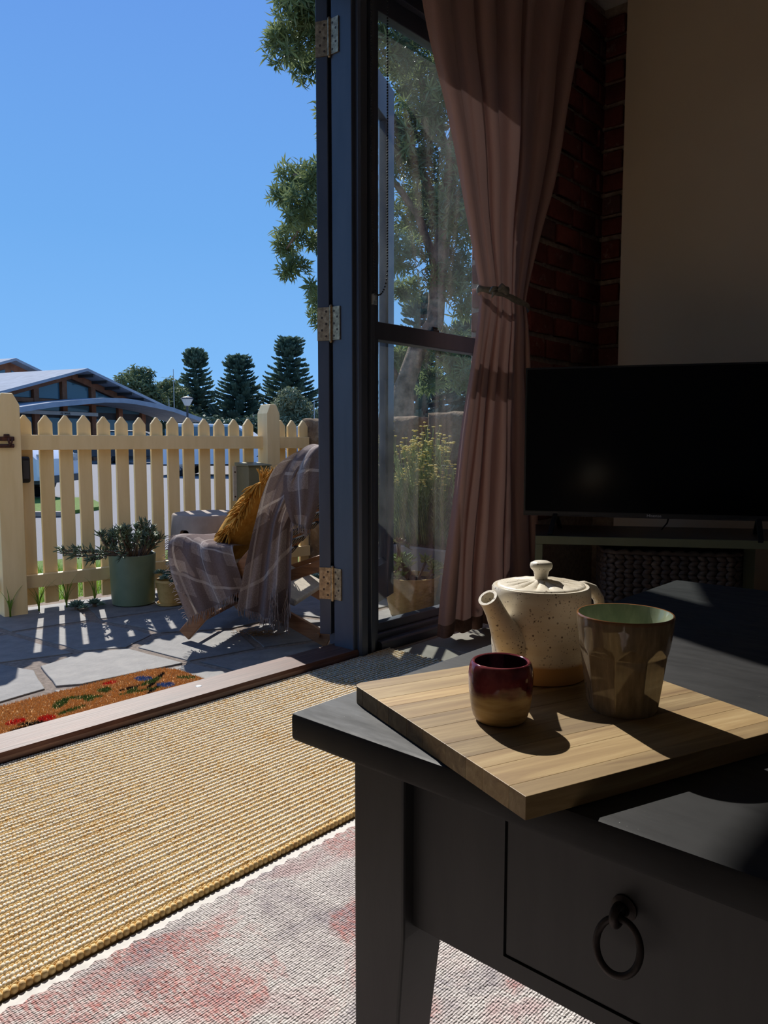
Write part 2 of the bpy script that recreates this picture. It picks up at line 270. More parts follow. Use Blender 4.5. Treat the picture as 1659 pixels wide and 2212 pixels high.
m = Mat('rough_sandstone', rough=0.92, spec=0.2); c = m.pos(); f = m.noise(c, 9, 8, 0.7); lich = m.ramp(m.noise(c, 22, 5), [(0.55, (0, 0, 0, 1)), (0.68, (1, 1, 1, 1))])
m.col(m.mix(m.math('MULTIPLY', lich, 0.4), m.ramp(f, [(0.3, srgb(96, 78, 62)), (0.6, srgb(140, 118, 94)), (0.8, srgb(170, 148, 122))]), srgb(176, 164, 144))); m.bump(f, 0.9, 0.03); M['sandstone'] = m.m
M['soil'] = simple('potting_soil', (58, 46, 38), 0.95, 0.3, 60, 0.6, 0, 0.1, False, 0.004)
M['webbing'] = simple('black_webbing', (26, 26, 30), 0.8, 0.2, 60, 0.2)
M['chevron'] = simple('tan_stitching', (206, 176, 132), 0.8, 0.1, 60)
m = Mat('mustard_wool', rough=0.95, spec=0.1); m.col(m.ramp(m.noise(m.coord(), 30, 5), [(0.3, srgb(168, 116, 44)), (0.7, srgb(206, 156, 76))])); m.bump(m.noise(m.coord(), 260, 3), 0.6, 0.003); M['mustard'] = m.m
M['canvas'] = simple('cream_canvas', (206, 196, 178), 0.85, 0.06, 40, 0.2)
m = Mat('plaid_wool', rough=0.95, spec=0.1); uv = m.coord('UV'); sx = m.sep(uv)
def bands(x, n, stops): return m.ramp(m.math('FRACT', m.math('MULTIPLY', x, n)), stops, 'CONSTANT')
W_, K_ = (1, 1, 1, 1), (0, 0, 0, 1)
du = bands(sx[0], 1.0, [(0, K_), (0.30, W_), (0.52, K_), (0.80, W_), (0.95, K_)]); dv = bands(sx[1], 1.0, [(0, K_), (0.30, W_), (0.52, K_), (0.80, W_), (0.95, K_)])
lu = bands(sx[0], 1.0, [(0, K_), (0.12, W_), (0.145, K_), (0.66, W_), (0.685, K_)]); lv = bands(sx[1], 1.0, [(0, K_), (0.12, W_), (0.145, K_), (0.66, W_), (0.685, K_)])
tw = m.wave(m.coord('UV', (1, 1, 1)), 28, 0, 1, 'DIAGONAL')
bs = m.ramp(m.noise(m.pos(), 160, 3), [(0.3, srgb(140, 126, 120)), (0.7, srgb(166, 152, 146))])
bs = m.mix(m.math('MULTIPLY', m.math('MAXIMUM', du, dv), 0.62), bs, srgb(98, 82, 82)); bs = m.mix(m.math('MULTIPLY', m.math('MAXIMUM', lu, lv), 0.6), bs, srgb(206, 194, 184))
m.col(m.mix(m.math('MULTIPLY', tw, 0.12), bs, srgb(60, 50, 48))); m.bump(m.noise(m.pos(), 420, 3), 0.5, 0.003)
tl = _n(m.t, 'BsdfTranslucent'); m.t.links.new(bs, tl.inputs[0]); mx = _n(m.t, 'MixShader'); mx.inputs[0].default_value = 0.12
m.t.links.new(m.b.outputs[0], mx.inputs[1]); m.t.links.new(tl.outputs[0], mx.inputs[2]); m.t.links.new(mx.outputs[0], m.out.inputs[0]); M['plaid'] = m.m
M['yarn'] = simple('taupe_yarn', (150, 134, 126), 0.95, 0.15, 60, 0, 0, 0.1)
M['roof'] = simple('grey_roof_sheet', (158, 164, 172), 0.9, 0.05, 2, 0, 0.0, 0.1, True)
M['cedar'] = simple('cedar_cladding', (150, 96, 68), 0.7, 0.12, 3, 0, 0, 0.3, True)
M['dark_trim'] = simple('charcoal_trim', (64, 62, 62), 0.6, 0.1, 4)
M['white_trim'] = simple('white_trim', (206, 204, 200), 0.6, 0.04, 4)
M['car_white'] = Mat('white_car_paint', srgb(222, 224, 228), 0.2).m
M['car_blue'] = Mat('pale_blue_car_paint', srgb(150, 172, 196), 0.2).m
M['tyre'] = simple('tyre_rubber', (28, 28, 30), 0.85, 0.1, 30)
M['alloy'] = Mat('alloy', srgb(170, 172, 174), 0.3, 0.7).m
M['lampred'] = Mat('red_lens', srgb(150, 20, 18), 0.2).m
M['pole'] = simple('pale_pole', (176, 176, 172), 0.5, 0.05, 5)
M['bead'] = Mat('black_bead', srgb(30, 32, 40), 0.35).m
M['clear'] = Mat('clear_plastic', srgb(190, 196, 198), 0.2).m
M['clear'].node_tree.nodes['Principled BSDF'].inputs['Transmission Weight'].default_value = 0.5
M['ceramic_white'] = Mat('frosted_lantern', srgb(220, 220, 214), 0.4).m
M['cork'] = simple('cork', (150, 112, 70), 0.9, 0.2, 90, 0.3)

# ------------------------------------------------------------ mesh helpers
class MB:
    def __init__(s): s.v = []; s.f = []; s.mi = []; s.uv = None
    def add(s, vs, fs, mi=0):
        o = len(s.v); s.v += [tuple(x) for x in vs]; s.f += [tuple(i + o for i in f) for f in fs]; s.mi += [mi] * len(fs); return s
    def box(s, lo, hi, mi=0):
        (a, b, c), (d, e, f) = lo, hi
        return s.add([(a, b, c), (d, b, c), (d, e, c), (a, e, c), (a, b, f), (d, b, f), (d, e, f), (a, e, f)],
                     [(0, 3, 2, 1), (4, 5, 6, 7), (0, 1, 5, 4), (1, 2, 6, 5), (2, 3, 7, 6), (3, 0, 4, 7)], mi)
    def beam(s, p, q, wx, wz, up=(0, 0, 1), mi=0):
        p, q = Vector(p), Vector(q); d = (q - p).normalized(); sd_ = d.cross(Vector(up)).normalized(); u = sd_.cross(d)
        a, b = sd_ * wx / 2, u * wz / 2
        return s.add([p - a - b, p + a - b, p + a + b, p - a + b, q - a - b, q + a - b, q + a + b, q - a + b],
                     [(0, 3, 2, 1), (4, 5, 6, 7), (0, 1, 5, 4), (1, 2, 6, 5), (2, 3, 7, 6), (3, 0, 4, 7)], mi)
    def tube(s, pts, r, seg=8, mi=0, closed=False):
        pts = [Vector(p) for p in pts]; n = len(pts); rs = r if isinstance(r, (list, tuple)) else [r] * n
        vs, fs = [], []; ref = None
        for i, p in enumerate(pts):
            d = (pts[(i + 1) % n] - pts[i - 1]) if closed else (pts[min(i + 1, n - 1)] - pts[max(i - 1, 0)])
            d = d.normalized() if d.length > 1e-9 else Vector((0, 0, 1))
            if ref is None: ref = Vector((0, 0, 1)) if abs(d.z) < 0.9 else Vector((1, 0, 0))
            a = (ref - d * ref.dot(d)).normalized(); b = d.cross(a); ref = a
            for k in range(seg):
                t = 2 * pi * k / seg; vs.append(p + (a * cos(t) + b * sin(t)) * rs[i])
        for i in range(n if closed else n - 1):
            j = (i + 1) % n
            for k in range(seg):
                l = (k + 1) % seg; fs.append((i * seg + k, i * seg + l, j * seg + l, j * seg + k))
        if not closed:
            fs.append(tuple(range(seg - 1, -1, -1))); fs.append(tuple((n - 1) * seg + k for k in range(seg)))
        return s.add(vs, fs, mi)
    def lathe(s, prof, seg=48, mi=0, fn=None, cap0=False, cap1=False, org=(0, 0, 0)):
        vs, fs = [], []; ox, oy, oz = org
        for (r, z) in prof:
            for k in range(seg):
                t = 2 * pi * k / seg; rr = fn(r, z, t) if fn else r
                vs.append((ox + rr * cos(t), oy + rr * sin(t), oz + z))
        for i in range(len(prof) - 1):
            for k in range(seg):
                l = (k + 1) % seg; fs.append((i * seg + k, i * seg + l, (i + 1) * seg + l, (i + 1) * seg + k))
        if cap0: fs.append(tuple(range(seg - 1, -1, -1)))
        if cap1: fs.append(tuple((len(prof) - 1) * seg + k for k in range(seg)))
        return s.add(vs, fs, mi)
    def grid(s, fn, nu, nv, uvfn=None, mi=0):
        vs = [fn(i / (nu - 1), j / (nv - 1)) for j in range(nv) for i in range(nu)]
        fs = [(j * nu + i, j * nu + i + 1, (j + 1) * nu + i + 1, (j + 1) * nu + i) for j in range(nv - 1) for i in range(nu - 1)]
        if uvfn:
            if s.uv is None: s.uv = {}
            o = len(s.v)
            for j in range(nv):
                for i in range(nu): s.uv[o + j * nu + i] = uvfn(i / (nu - 1), j / (nv - 1))
        return s.add(vs, fs, mi)
    def prism(s, pts, z0, z1, mi=0):
        n = len(pts); vs = [(x, y, z0) for x, y in pts] + [(x, y, z1) for x, y in pts]
        return s.add(vs, [tuple(range(n - 1, -1, -1)), tuple(range(n, 2 * n))] + [(i, (i + 1) % n, n + (i + 1) % n, n + i) for i in range(n)], mi)
    def prism_y(s, pts, y0, y1, mi=0):          # outline in x,z pushed along y
        n = len(pts); vs = [(x, y0, z) for x, z in pts] + [(x, y1, z) for x, z in pts]
        return s.add(vs, [tuple(range(n)), tuple(range(2 * n - 1, n - 1, -1))] + [(n + i, n + (i + 1) % n, (i + 1) % n, i) for i in range(n)], mi)
    def prism_x(s, pts, x0, x1, mi=0):          # outline in y,z pushed along x
        n = len(pts); vs = [(x0, y, z) for y, z in pts] + [(x1, y, z) for y, z in pts]
        return s.add(vs, [tuple(range(n - 1, -1, -1)), tuple(range(n, 2 * n))] + [(i, (i + 1) % n, n + (i + 1) % n, n + i) for i in range(n)], mi)
    def ball(s, c, rx, ry, rz, nu=8, nv=6, rot=None, mi=0):
        vs = []; c = Vector(c)
        for j in range(1, nv):
            ph = pi * j / nv
            for i in range(nu):
                t = 2 * pi * i / nu; p = Vector((rx * sin(ph) * cos(t), ry * sin(ph) * sin(t), rz * cos(ph)))
                if rot: p = rot @ p
                vs.append(c + p)
        top, bot = Vector((0, 0, rz)), Vector((0, 0, -rz))
        if rot: top, bot = rot @ top, rot @ bot
        vs += [c + top, c + bot]; a, b = len(vs) - 2, len(vs) - 1; fs = []
        for j in range(nv - 2):
            for i in range(nu):
                l = (i + 1) % nu; fs.append((j * nu + i, (j + 1) * nu + i, (j + 1) * nu + l, j * nu + l))
        for i in range(nu):
            l = (i + 1) % nu; fs.append((a, i, l)); fs.append((b, (nv - 2) * nu + l, (nv - 2) * nu + i))
        return s.add(vs, fs, mi)
    def mesh(s, name, mats, smooth=None, bevel=0.0, bseg=2, fix=True):
        me = bpy.data.meshes.new(name); me.from_pydata(s.v, [], s.f)
        if not isinstance(mats, (list, tuple)): mats = [mats]
        for x in mats: me.materials.append(x)
        me.polygons.foreach_set('material_index', s.mi)
        if s.uv is not None:
            ul = me.uv_layers.new(name='UVMap')
            for lp in me.loops: ul.data[lp.index].uv = s.uv.get(lp.vertex_index, (0, 0))
        if bevel or fix:
            bm = bmesh.new(); bm.from_mesh(me)
            if fix: bmesh.ops.recalc_face_normals(bm, faces=bm.faces)
            if bevel:
                ed = [e for e in bm.edges if len(e.link_faces) == 2 and e.calc_face_angle(0) > 0.5]
                bmesh.ops.bevel(bm, geom=ed, offset=bevel, segments=bseg, profile=0.5, affect='EDGES', clamp_overlap=True)
            bm.to_mesh(me); bm.free()
        if smooth is not None:
            me.polygons.foreach_set('use_smooth', [True] * len(me.polygons))
            if smooth < 180: me.set_sharp_from_angle(angle=radians(smooth))
        me.update(); return me
    def build(s, name, mats, parent=None, smooth=None, bevel=0.0, loc=None, rotz=None, **kw):
        o = bpy.data.objects.new(name, s.mesh(name, mats, smooth, bevel, **kw)); COL.objects.link(o)
        if parent: o.parent = parent
        if loc is not None: o.location = loc
        if rotz is not None: o.rotation_euler[2] = rotz
        return o
def put(name, me, parent=None, loc=None, rot=None, scale=None):
    o = bpy.data.objects.new(name, me); COL.objects.link(o)
    if parent: o.parent = parent
    if loc is not None: o.location = loc
    if rot is not None: o.rotation_euler = rot
    if scale is not None: o.scale = scale
    return o
def tag(o, label, cat, group=None):
    o['label'] = label; o['category'] = cat
    if group: o['group'] = group
    return o
def thing(name, label, cat, loc=(0, 0, 0), rotz=0, group=None):
    o = bpy.data.objects.new(name, None); COL.objects.link(o); o.location = loc; o.rotation_euler = (0, 0, rotz); o.empty_display_size = 0.05
    return tag(o, label, cat, group)
def struct(o): o['kind'] = 'structure'; return o
def snode(name, loc=(0, 0, 0), rotz=0):
    o = bpy.data.objects.new(name, None); COL.objects.link(o); o.location = loc; o.rotation_euler = (0, 0, rotz); return struct(o)
def stuff(o): o['kind'] = 'stuff'; return o
def far(l, d, z): return FW * d + RT * l + Vector((0, 0, z))
def lerp(a, b, t): return a + (b - a) * t
def interp(tab, x):
    if x <= tab[0][0]: return tab[0][1]
    for (a, u), (b, v) in zip(tab, tab[1:]):
        if x <= b: return u + (v - u) * (x - a) / (b - a)
    return tab[-1][1]
def smooth_interp(tab, x):
    if x <= tab[0][0]: return tab[0][1]
    if x >= tab[-1][0]: return tab[-1][1]
    n = len(tab)
    for i in range(n - 1):
        if x <= tab[i + 1][0]:
            x0, y0 = tab[i]; x1, y1 = tab[i + 1]; h = x1 - x0; t = (x - x0) / h
            m0 = (y1 - tab[i - 1][1]) / (x1 - tab[i - 1][0]) if i > 0 else (y1 - y0) / h
            m1 = (tab[i + 2][1] - y0) / (tab[i + 2][0] - x0) if i + 2 < n else (y1 - y0) / h
            return (2 * t**3 - 3 * t**2 + 1) * y0 + (t**3 - 2 * t**2 + t) * h * m0 + (-2 * t**3 + 3 * t**2) * y1 + (t**3 - t**2) * h * m1
R_ = random.uniform

# ------------------------------------------------------------ the room
CEIL = 2.95
fl = struct(MB().box((-1.6, -2.6, -0.06), (3.8, 1.9, -0.003)).build('floor', M['grout']))
tmesh = MB().box((-0.2985, -0.2985, -0.012), (0.2985, 0.2985, 0)).mesh('floor_tile', M['tile'], bevel=0.0015, bseg=1)
for i in range(-6, 3):
    for j in range(-8, 1):
        cx_, cy_ = 2.29 + 0.6 * i + 0.3, 1.86 + 0.6 * j - 0.3
        if cx_ > 3.9: continue
        if cx_ < -1.4 or cy_ < -2.5 or cx_ > 3.6: continue
        put('floor_tile', tmesh, fl, (cx_, cy_, 0))
t2 = MB().box((-0.2985, -0.0185, -0.012), (0.2985, 0.0185, 0)).mesh('floor_tile', M['tile'])
for i in range(-6, 2): put('floor_tile', t2, fl, (2.29 + 0.6 * i + 0.3, 1.881, 0))

wf = MB()
wf.box((-1.7, 1.9, 0), (0.22, 2.12, CEIL), 0); wf.box((0.22, 1.9, 2.42), (2.98, 2.12, CEIL), 0); wf.box((2.98, 1.9, -0.06), (4.0, 2.12, CEIL), 1)
wf = struct(wf.build('wall_front', [M['wall'], M['mortar']]))
wr = struct(MB().box((3.8, -2.8, 0), (4.0, 1.9, CEIL)).build('wall_right', M['mortar']))
struct(MB().box((-1.7, -2.8, 0), (3.8, -2.6, CEIL)).build('wall_back', M['wall']))
struct(MB().box((-1.8, -2.8, 0), (-1.6, 1.9, CEIL)).build('wall_left', M['wall']))
struct(MB().box((-1.8, -2.8, CEIL), (4.0, 2.12, CEIL + 0.12)).build('ceiling', M['ceil']))
struct(MB().box((3.55, -0.3, 0), (3.8, 1.665, CEIL)).build('wall_chimney', M['plaster'], bevel=0.004))

def brick_mesh(seed, L):
    rg = random.Random(seed); b = MB().box((-L / 2, -0.02, -0.0435), (L / 2, 0.012, 0.0435))
    me = b.mesh('brick', M['brick'], bevel=0.007, bseg=2)
    for v in me.vertices:
        v.co.x += rg.uniform(-.004, .004); v.co.z += rg.uniform(-.004, .004); v.co.y += rg.uniform(-.003, .003)
    me.polygons.foreach_set('use_smooth', [True] * len(me.polygons)); return me
FULL = [brick_mesh(i, 0.214) for i in range(4)]; HALF = [brick_mesh(10 + i, 0.104) for i in range(3)]; HEADER = [brick_mesh(20 + i, 0.062) for i in range(2)]
CZ0, CH = 0.076, 0.109
for k in range(3, 26):
    zc = CZ0 + CH * k + 0.054
    x = 3.795
    seq = ['F'] * 5 if k % 2 else ['Q'] + ['F'] * 4
    for q in seq:                                     # window wall, from the corner towards the window
        L, pool = {'F': (0.222, FULL), 'H': (0.104, HALF), 'Q': (0.062, HEADER)}[q]
        if x - L < 2.97: break
        put('brick', random.choice(pool), wf, (x - L / 2, 1.9, zc + R_(-.003, .003)), (0, R_(-.012, .012), pi if random.random() < 0 else 0)); x -= L + 0.016
    y = 1.885
    for q in (['F'] if k % 2 == 0 else ['H', 'H']):
        L, pool = {'F': (0.222, FULL), 'H': (0.104, HALF)}[q]
        put('brick', random.choice(pool), wr, (3.8, y - L / 2, zc + R_(-.003, .003)), (R_(-.012, .012), 0, -pi / 2)); y -= L + 0.014
for k in range(0, 22):                                # bricks on the window reveal, outside
    put('brick', HALF[k % 3], wf, (2.98, 2.055, CZ0 + CH * k + 0.054), (0, 0, -pi / 2))

# threshold
th_ = MB().prism_x([(1.875, -0.06), (1.875, 0.026), (1.881, 0.036), (2.005, 0.036), (2.02, 0.026), (2.04, 0.0), (2.04, -0.06)], 0.22, 1.998)
th_ = struct(th_.build('door_sill', M['threshold'], smooth=25))
pl = MB(); pl.lathe([(0, 0.0367), (0.009, 0.0367), (0.010, 0.0362), (0.010, 0.03)], 16, 0, org=(1.335, 1.955, 0)); pl.build('strike_plate', M['alloy'], th_)

# door jamb and frame with its mouldings
dj = snode('door_frame', (0, 0, 0))
MB().prism([(1.945, 1.886), (2.06, 1.886), (2.06, 2.03), (1.965, 2.03), (1.965, 1.984), (1.945, 1.984)], 0.03, 2.42).build('jamb', M['slate'], dj, bevel=0.003)
MB().prism([(1.962, 1.888), (1.962, 1.874), (1.970, 1.866), (2.000, 1.866), (2.008, 1.874), (2.008, 1.888)], 0.0, 2.46).build('moulding', M['slate'], dj, bevel=0.002)
MB().prism([(2.022, 1.888), (2.026, 1.872), (2.046, 1.872), (2.050, 1.888)], 0.0, 2.46).build('moulding', M['slate'], dj, bevel=0.002)
MB().prism([(2.06, 1.90), (2.09, 1.90), (2.09, 2.03), (2.06, 2.03)], 0.0, 2.42).build('jamb', M['slate'], dj)
MB().box((0.22, 1.886, 2.35), (1.945, 2.03, 2.42)).build('head', M['slate'], dj, bevel=0.003)
MB().box((0.22, 1.886, 0.03), (0.30, 2.03, 2.42)).build('jamb', M['slate'], dj, bevel=0.003)

# window: frame, sashes, glass
wn = snode('window_1')
def wbox(name, lo, hi, mat=None, bevel=0.003): return MB().box(lo, hi).build(name, mat or M['slate'], wn, bevel=bevel)
MB().prism_x([(1.878, 0.0), (1.878, 0.030), (1.886, 0.037), (1.912, 0.037), (1.912, 0.056), (1.918, 0.060), (1.99, 0.060), (1.99, 0.0)], 2.09, 2.98).build('sill', M['slate'], wn, bevel=0.002)
wbox('bottom_rail', (2.09, 1.932, 0.060), (2.98, 1.972, 0.094))
wbox('meeting_rail', (2.09, 1.918, 1.153), (2.98, 1.972, 1.218))
wbox('top_rail', (2.09, 1.918, 2.292), (2.98, 1.960, 2.36))
wbox('head', (2.06, 1.893, 2.36), (2.98, 2.03, 2.42)); wbox('head_moulding', (2.05, 1.868, 2.40), (2.98, 1.893, 2.46))
wbox('stile', (2.09, 1.92, 0.094), (2.118, 1.972, 2.36)); wbox('stile', (2.915, 1.92, 0.094), (2.98, 1.972, 2.36))
MB().box((2.10, 1.953, 0.09), (2.94, 1.957, 1.16)).build('glass_pane', M['glass'], wn)
MB().box((2.10, 1.938, 1.21), (2.94, 1.942, 2.30)).build('glass_pane', M['glass'], wn)
lt = MB(); lt.box((-.018, -.01, 0), (.018, .01, .006)); lt.tube([(-.012, 0, .006), (-.012, 0, .014), (.016, 0, .014)], .005, 8); lt.build('sash_latch', M['iron'], wn, loc=(2.46, 1.93, 1.218), smooth=40)

# blind chain hanging beside the window
bc = MB(); path = []
z = 2.75
while z > 1.40: path.append((2.094, 1.856, z)); z -= 0.0095
for k in range(1, 13): t = k / 13 * pi * 0.62; path.append((2.094 - 0.05 * (1 - cos(t)), 1.856, 1.40 - 0.105 * sin(t)))
z = path[-1][2]
x_ = path[-1][0]
while z < 2.75: path.append((x_, 1.857, z)); z += 0.0095; x_ = max(2.014, x_ - 0.0006)
for p in path: bc.ball(p, .0034, .0034, .0034, 6, 4)
bco = bc.build('blind_chain', M['bead'], smooth=180); tag(bco, 'thin dark beaded blind chain hanging in a loop against the window glass', 'blind chain')
tn = MB(); tn.box((-.010, -.006, -.025), (.010, .004, .012)); tn.box((-.006, -.010, -.012), (.006, -.004, .006)); tn.build('tensioner', M['clear'], bco, bevel=.002, loc=(2.030, 1.862, 1.285))

# glazed door leaf, folded back outside
DA = radians(24.8)
dl = snode('door_1', (1.945, 1.984, 0), DA)
def dbox(n, lo, hi, mat=None, bevel=.003): return MB().box(lo, hi).build(n, mat or M['slate'], dl, bevel=bevel)
Y0, Y1, ZB, ZT, DW = 0.012, 0.057, 0.075, 2.325, 0.82
dbox('stile', (0, Y0, ZB), (0.095, Y1, ZT)); dbox('stile', (DW - 0.095, Y0, ZB), (DW, Y1, ZT))
dbox('bottom_rail', (0.095, Y0 + .002, ZB), (DW - 0.095, Y1 - .002, 0.24)); dbox('top_rail', (0.095, Y0 + .002, ZT - 0.16), (DW - 0.095, Y1 - .002, ZT))
for xx in (0.095, DW - 0.11): dbox('glazing_bead', (xx, Y0 + .006, 0.24), (xx + .015, Y1 - .006, ZT - 0.16))
MB().prism_x([(Y0 + .004, .24), (Y0 + .022, .262), (Y1 - .004, .24)], .095, DW - .095).build('glazing_bead', M['slate'], dl)
MB().box((0.10, 0.032, 0.24), (DW - 0.10, 0.036, ZT - 0.16)).build('glass_pane', M['door_glass'], dl)
hb = MB().tube([(0, 0, -.060), (0, 0, .060)], .0065, 12)
for k in (-.024, 0, .024): hb.tube([(0, 0, k - .0006), (0, 0, k + .0006)], .0071, 12)
hb.ball((0, 0, .062), .006, .006, .005, 10, 6); hb.ball((0, 0, -.062), .006, .006, .005, 10, 6); hbm = hb.mesh('barrel', M['brass'], 50)
scr = MB()
for (a_, z_) in ((.012, .043), (.028, .022), (.012, 0), (.028, -.022), (.012, -.043)): scr.lathe([(0, .0), (.0042, .0), (.0042, -.002)], 10, 0, org=(a_, z_, 0))
scm = scr.mesh('screw_heads', M['screw'])
for zc in (2.160, 1.197, 0.266):
    h = bpy.data.objects.new('hinge', None); COL.objects.link(h); h.parent = dl; h.location = (0, 0.004, zc)
    put('barrel', hbm, h, (-.004, 0, 0))
    MB().box((-.0035, 0.004, -.058), (.001, .052, .058)).build('hinge_leaf', M['brass'], h)
    o = put('screw_heads', scm, h, (-.0042, 0.006, 0), (radians(90), 0, radians(-90))); o.scale = (-1, 1, 1)
    # leaf on the jamb reveal (world aligned)
    j = MB(); j.box((-.003, -.044, -.058), (.001, .0, .058)); jo = j.build('hinge_leaf', M['brass'], h); jo.rotation_euler[2] = -DA
    o2 = put('screw_heads', scm, h); o2.matrix_local = Matrix.Rotation(-DA, 4, 'Z') @ Matrix.Translation((-.0035, -.004, 0)) @ Matrix.Rotation(radians(-90), 4, 'Z') @ Matrix.Rotation(radians(90), 4, 'X')

# ------------------------------------------------------------ curtain
TL = [(0.04, 2.325), (0.4, 2.375), (0.8, 2.455), (1.1, 2.52), (1.30, 2.562), (1.365, 2.572), (1.44, 2.552), (1.7, 2.46), (1.97, 2.365), (2.31, 2.235), (2.9, 2.08)]
TR = [(0.04, 3.03), (0.4, 2.99), (0.8, 2.945), (1.1, 2.925), (1.30, 2.908), (1.365, 2.895), (1.44, 2.915), (1.7, 3.02), (1.90, 3.11), (2.3, 3.245), (2.9, 3.42)]
TA = [(0.04, .042), (0.8, .036), (1.2, .020), (1.365, .012), (1.6, .020), (2.1, .036), (2.9, .044)]
TY = [(0.04, 1.785), (1.0, 1.785), (1.365, 1.78), (1.8, 1.785), (2.9, 1.80)]
NF = 6.8
def curt(u, v):
    z = 0.035 + (2.88 - 0.035) * v
    xl, xr, A, yc = [smooth_interp(t, z) for t in (TL, TR, TA, TY)]
    uu = u + 0.020 * sin(u * 19 + 1) + 0.012 * sin(u * 41)
    ph = 2 * pi * NF * uu + 0.5 * sin(z * 1.3 + u * 5)
    amp = A * (0.75 + 0.35 * sin(u * 13 + 2))
    if u < 0.10: amp *= 0.6 + 4 * u
    x = lerp(xl, xr, u) + 0.010 * sin(2 * ph) * (A / .04)
    y = yc + amp * cos(ph) + 0.004 * sin(z * 9 + u * 20) * (A / .04)
    # pinched by the tie
    k = math.exp(-((z - 1.365) / 0.16) ** 2); c0 = (xl + xr) / 2; e = (x - c0) / ((xr - xl) / 2)
    y += k * (-0.018 * sqrt(max(0, 1 - e * e)) + 0.008)
    if v < 0.001: z -= 0.012 * u
    if u == 0: y += 0.004
    return (x, y, z - 0.03 * (1 - v) * (0.5 + 0.5 * sin(ph)) * 0.4)
cb = MB().grid(curt, 260, 120, lambda u, v: (u * 1.6, v * 2.8))
for j in range(2):
    for i in range(259): cb.mi[j * 259 + i] = 1
M['curtain_hem'] = simple('curtain_hem', (120, 88, 78), 0.9, 0.08, 90)
co_ = cb.build('curtain', [M['curtain'], M['curtain_hem']], smooth=180, fix=False); tag(co_, 'floor length dusty pink curtain gathered at the window by a grey tie', 'curtain')
# tie: a soft band round the gathered cloth, with a knot
tb = MB()
def band(u, v):
    t = 2 * pi * u; rx, ry = 0.176 + 0.006 * sin(3 * t), 0.044 + .004 * sin(5 * t)
    w_ = (v - .5); bul = 0.005 * cos(w_ * pi)
    cx_ = 2.735; x = cx_ + (rx + bul) * cos(t); y = 1.782 + (ry + bul) * sin(t) - (0.012 if sin(t) < 0 else 0) * abs(sin(t))
    return (x, y, 1.362 - 0.02 * (x - cx_) / .18 - .006 * abs(sin(t)) + w_ * 0.026 + 0.004 * sin(7 * t) * w_)
tb.grid(band, 90, 8, lambda u, v: (u, v)); tbo = tb.build('curtain_tie', M['tie'], smooth=180); tag(tbo, 'twisted grey fabric tie knotted around the pink curtain', 'curtain tie')
kn = MB()
for i in range(3):
    a = [(-.045 + .02 * i, 0, .008 * (i - 1)), (-.02 + .015 * i, -.014, .016 - .012 * i), (.012, -.016, .004 * i), (.036, -.004, -.012 + .006 * i)]
    kn.tube([Vector(p) for p in a], [.006, .011, .012, .006], 8)
kn.tube([(-.04, -.004, .006), (-.062, .0, .002), (-.078, .006, -.014)], [.008, .010, .002], 8); kn.tube([(-.04, -.004, -.004), (-.056, 0, -.014), (-.060, .006, -.032)], [.006, .008, .002], 8)
kn.build('knot', M['tie'], tbo, smooth=180, loc=(2.63, 1.727, 1.374))

# ------------------------------------------------------------ rugs
pr = thing('printed_rug', 'faded pink and grey printed rug with white edge under the black table', 'rug')
pts = []
n = 190
for i in range(n + 1):
    x = -1.2 + 3.0 * i / n; pts.append((x, 1.041 + (0.0035 if i % 2 else -0.0035) + R_(-.001, .001)))
MB().prism([(1.8, -1.6), (-1.2, -1.6)][::-1] and [(-1.2, -1.6), (1.8, -1.6)] + pts[::-1], 0.0005, 0.0075).build('pile', M['pink'], pr)
MB().box((-1.2, 1.0, 0.0003), (1.8, 1.064, 0.004)).build('selvage', M['selvage'], pr)

jr = thing('jute_rug', 'ribbed golden jute and white cotton runner lying along the door sill', 'rug')
RX0, RX1 = -0.45, 2.12
def row_mesh(seed):
    rg = random.Random(seed); b = MB(); wob = lambda x: .0012 * sin(x * 3.1 + seed) + .0008 * sin(x * 11 + 2 * seed)
    x = RX0
    while x < RX1:
        b.ball((x, wob(x) + .0022, .0068 + rg.uniform(-.0006, .0006)), .0056, .0037 + rg.uniform(-.0003, .0003), .0042, 6, 4, Matrix.Rotation(radians(52 + rg.uniform(-9, 9)), 3, 'Z'), 0); x += .0066
    for off, ang in ((-.0040, 18), (-.0072, -18)):
        x = RX0 + rg.uniform(0, .01)
        while x < RX1:
            b.ball((x, wob(x) + off, .0054 + rg.uniform(-.0006, .0006)), .0072, .0019, .0030, 6, 4, Matrix.Rotation(radians(ang + rg.uniform(-6, 6)), 3, 'Z'), 1); x += .0098
    return b.mesh('braid_row', [M['braid_white'], M['jute']], 180, fix=False)
rows = [row_mesh(i) for i in range(3)]
y = 1.086; k = 0
while y < 1.866:
    put('braid_row', rows[k % 3], jr, (R_(-.006, .006), y, 0.004 if y < 1.10 else 0.002)); y += 0.0150; k += 1
MB().box((RX0 + .004, 1.070, 0.0006), (RX1 - .004, 1.866, .0060)).build('backing', M['rug_base'], jr)
ec = MB(); x = RX0
while x < RX1: ec.ball((x, 1.0725 + R_(-.0008, .0008), .0088), .0070, .0062, .0066, 7, 5, Matrix.Rotation(radians(40), 3, 'Z')); x += .0108
ec.build('edge_cord', M['jute'], jr, smooth=180, fix=False)

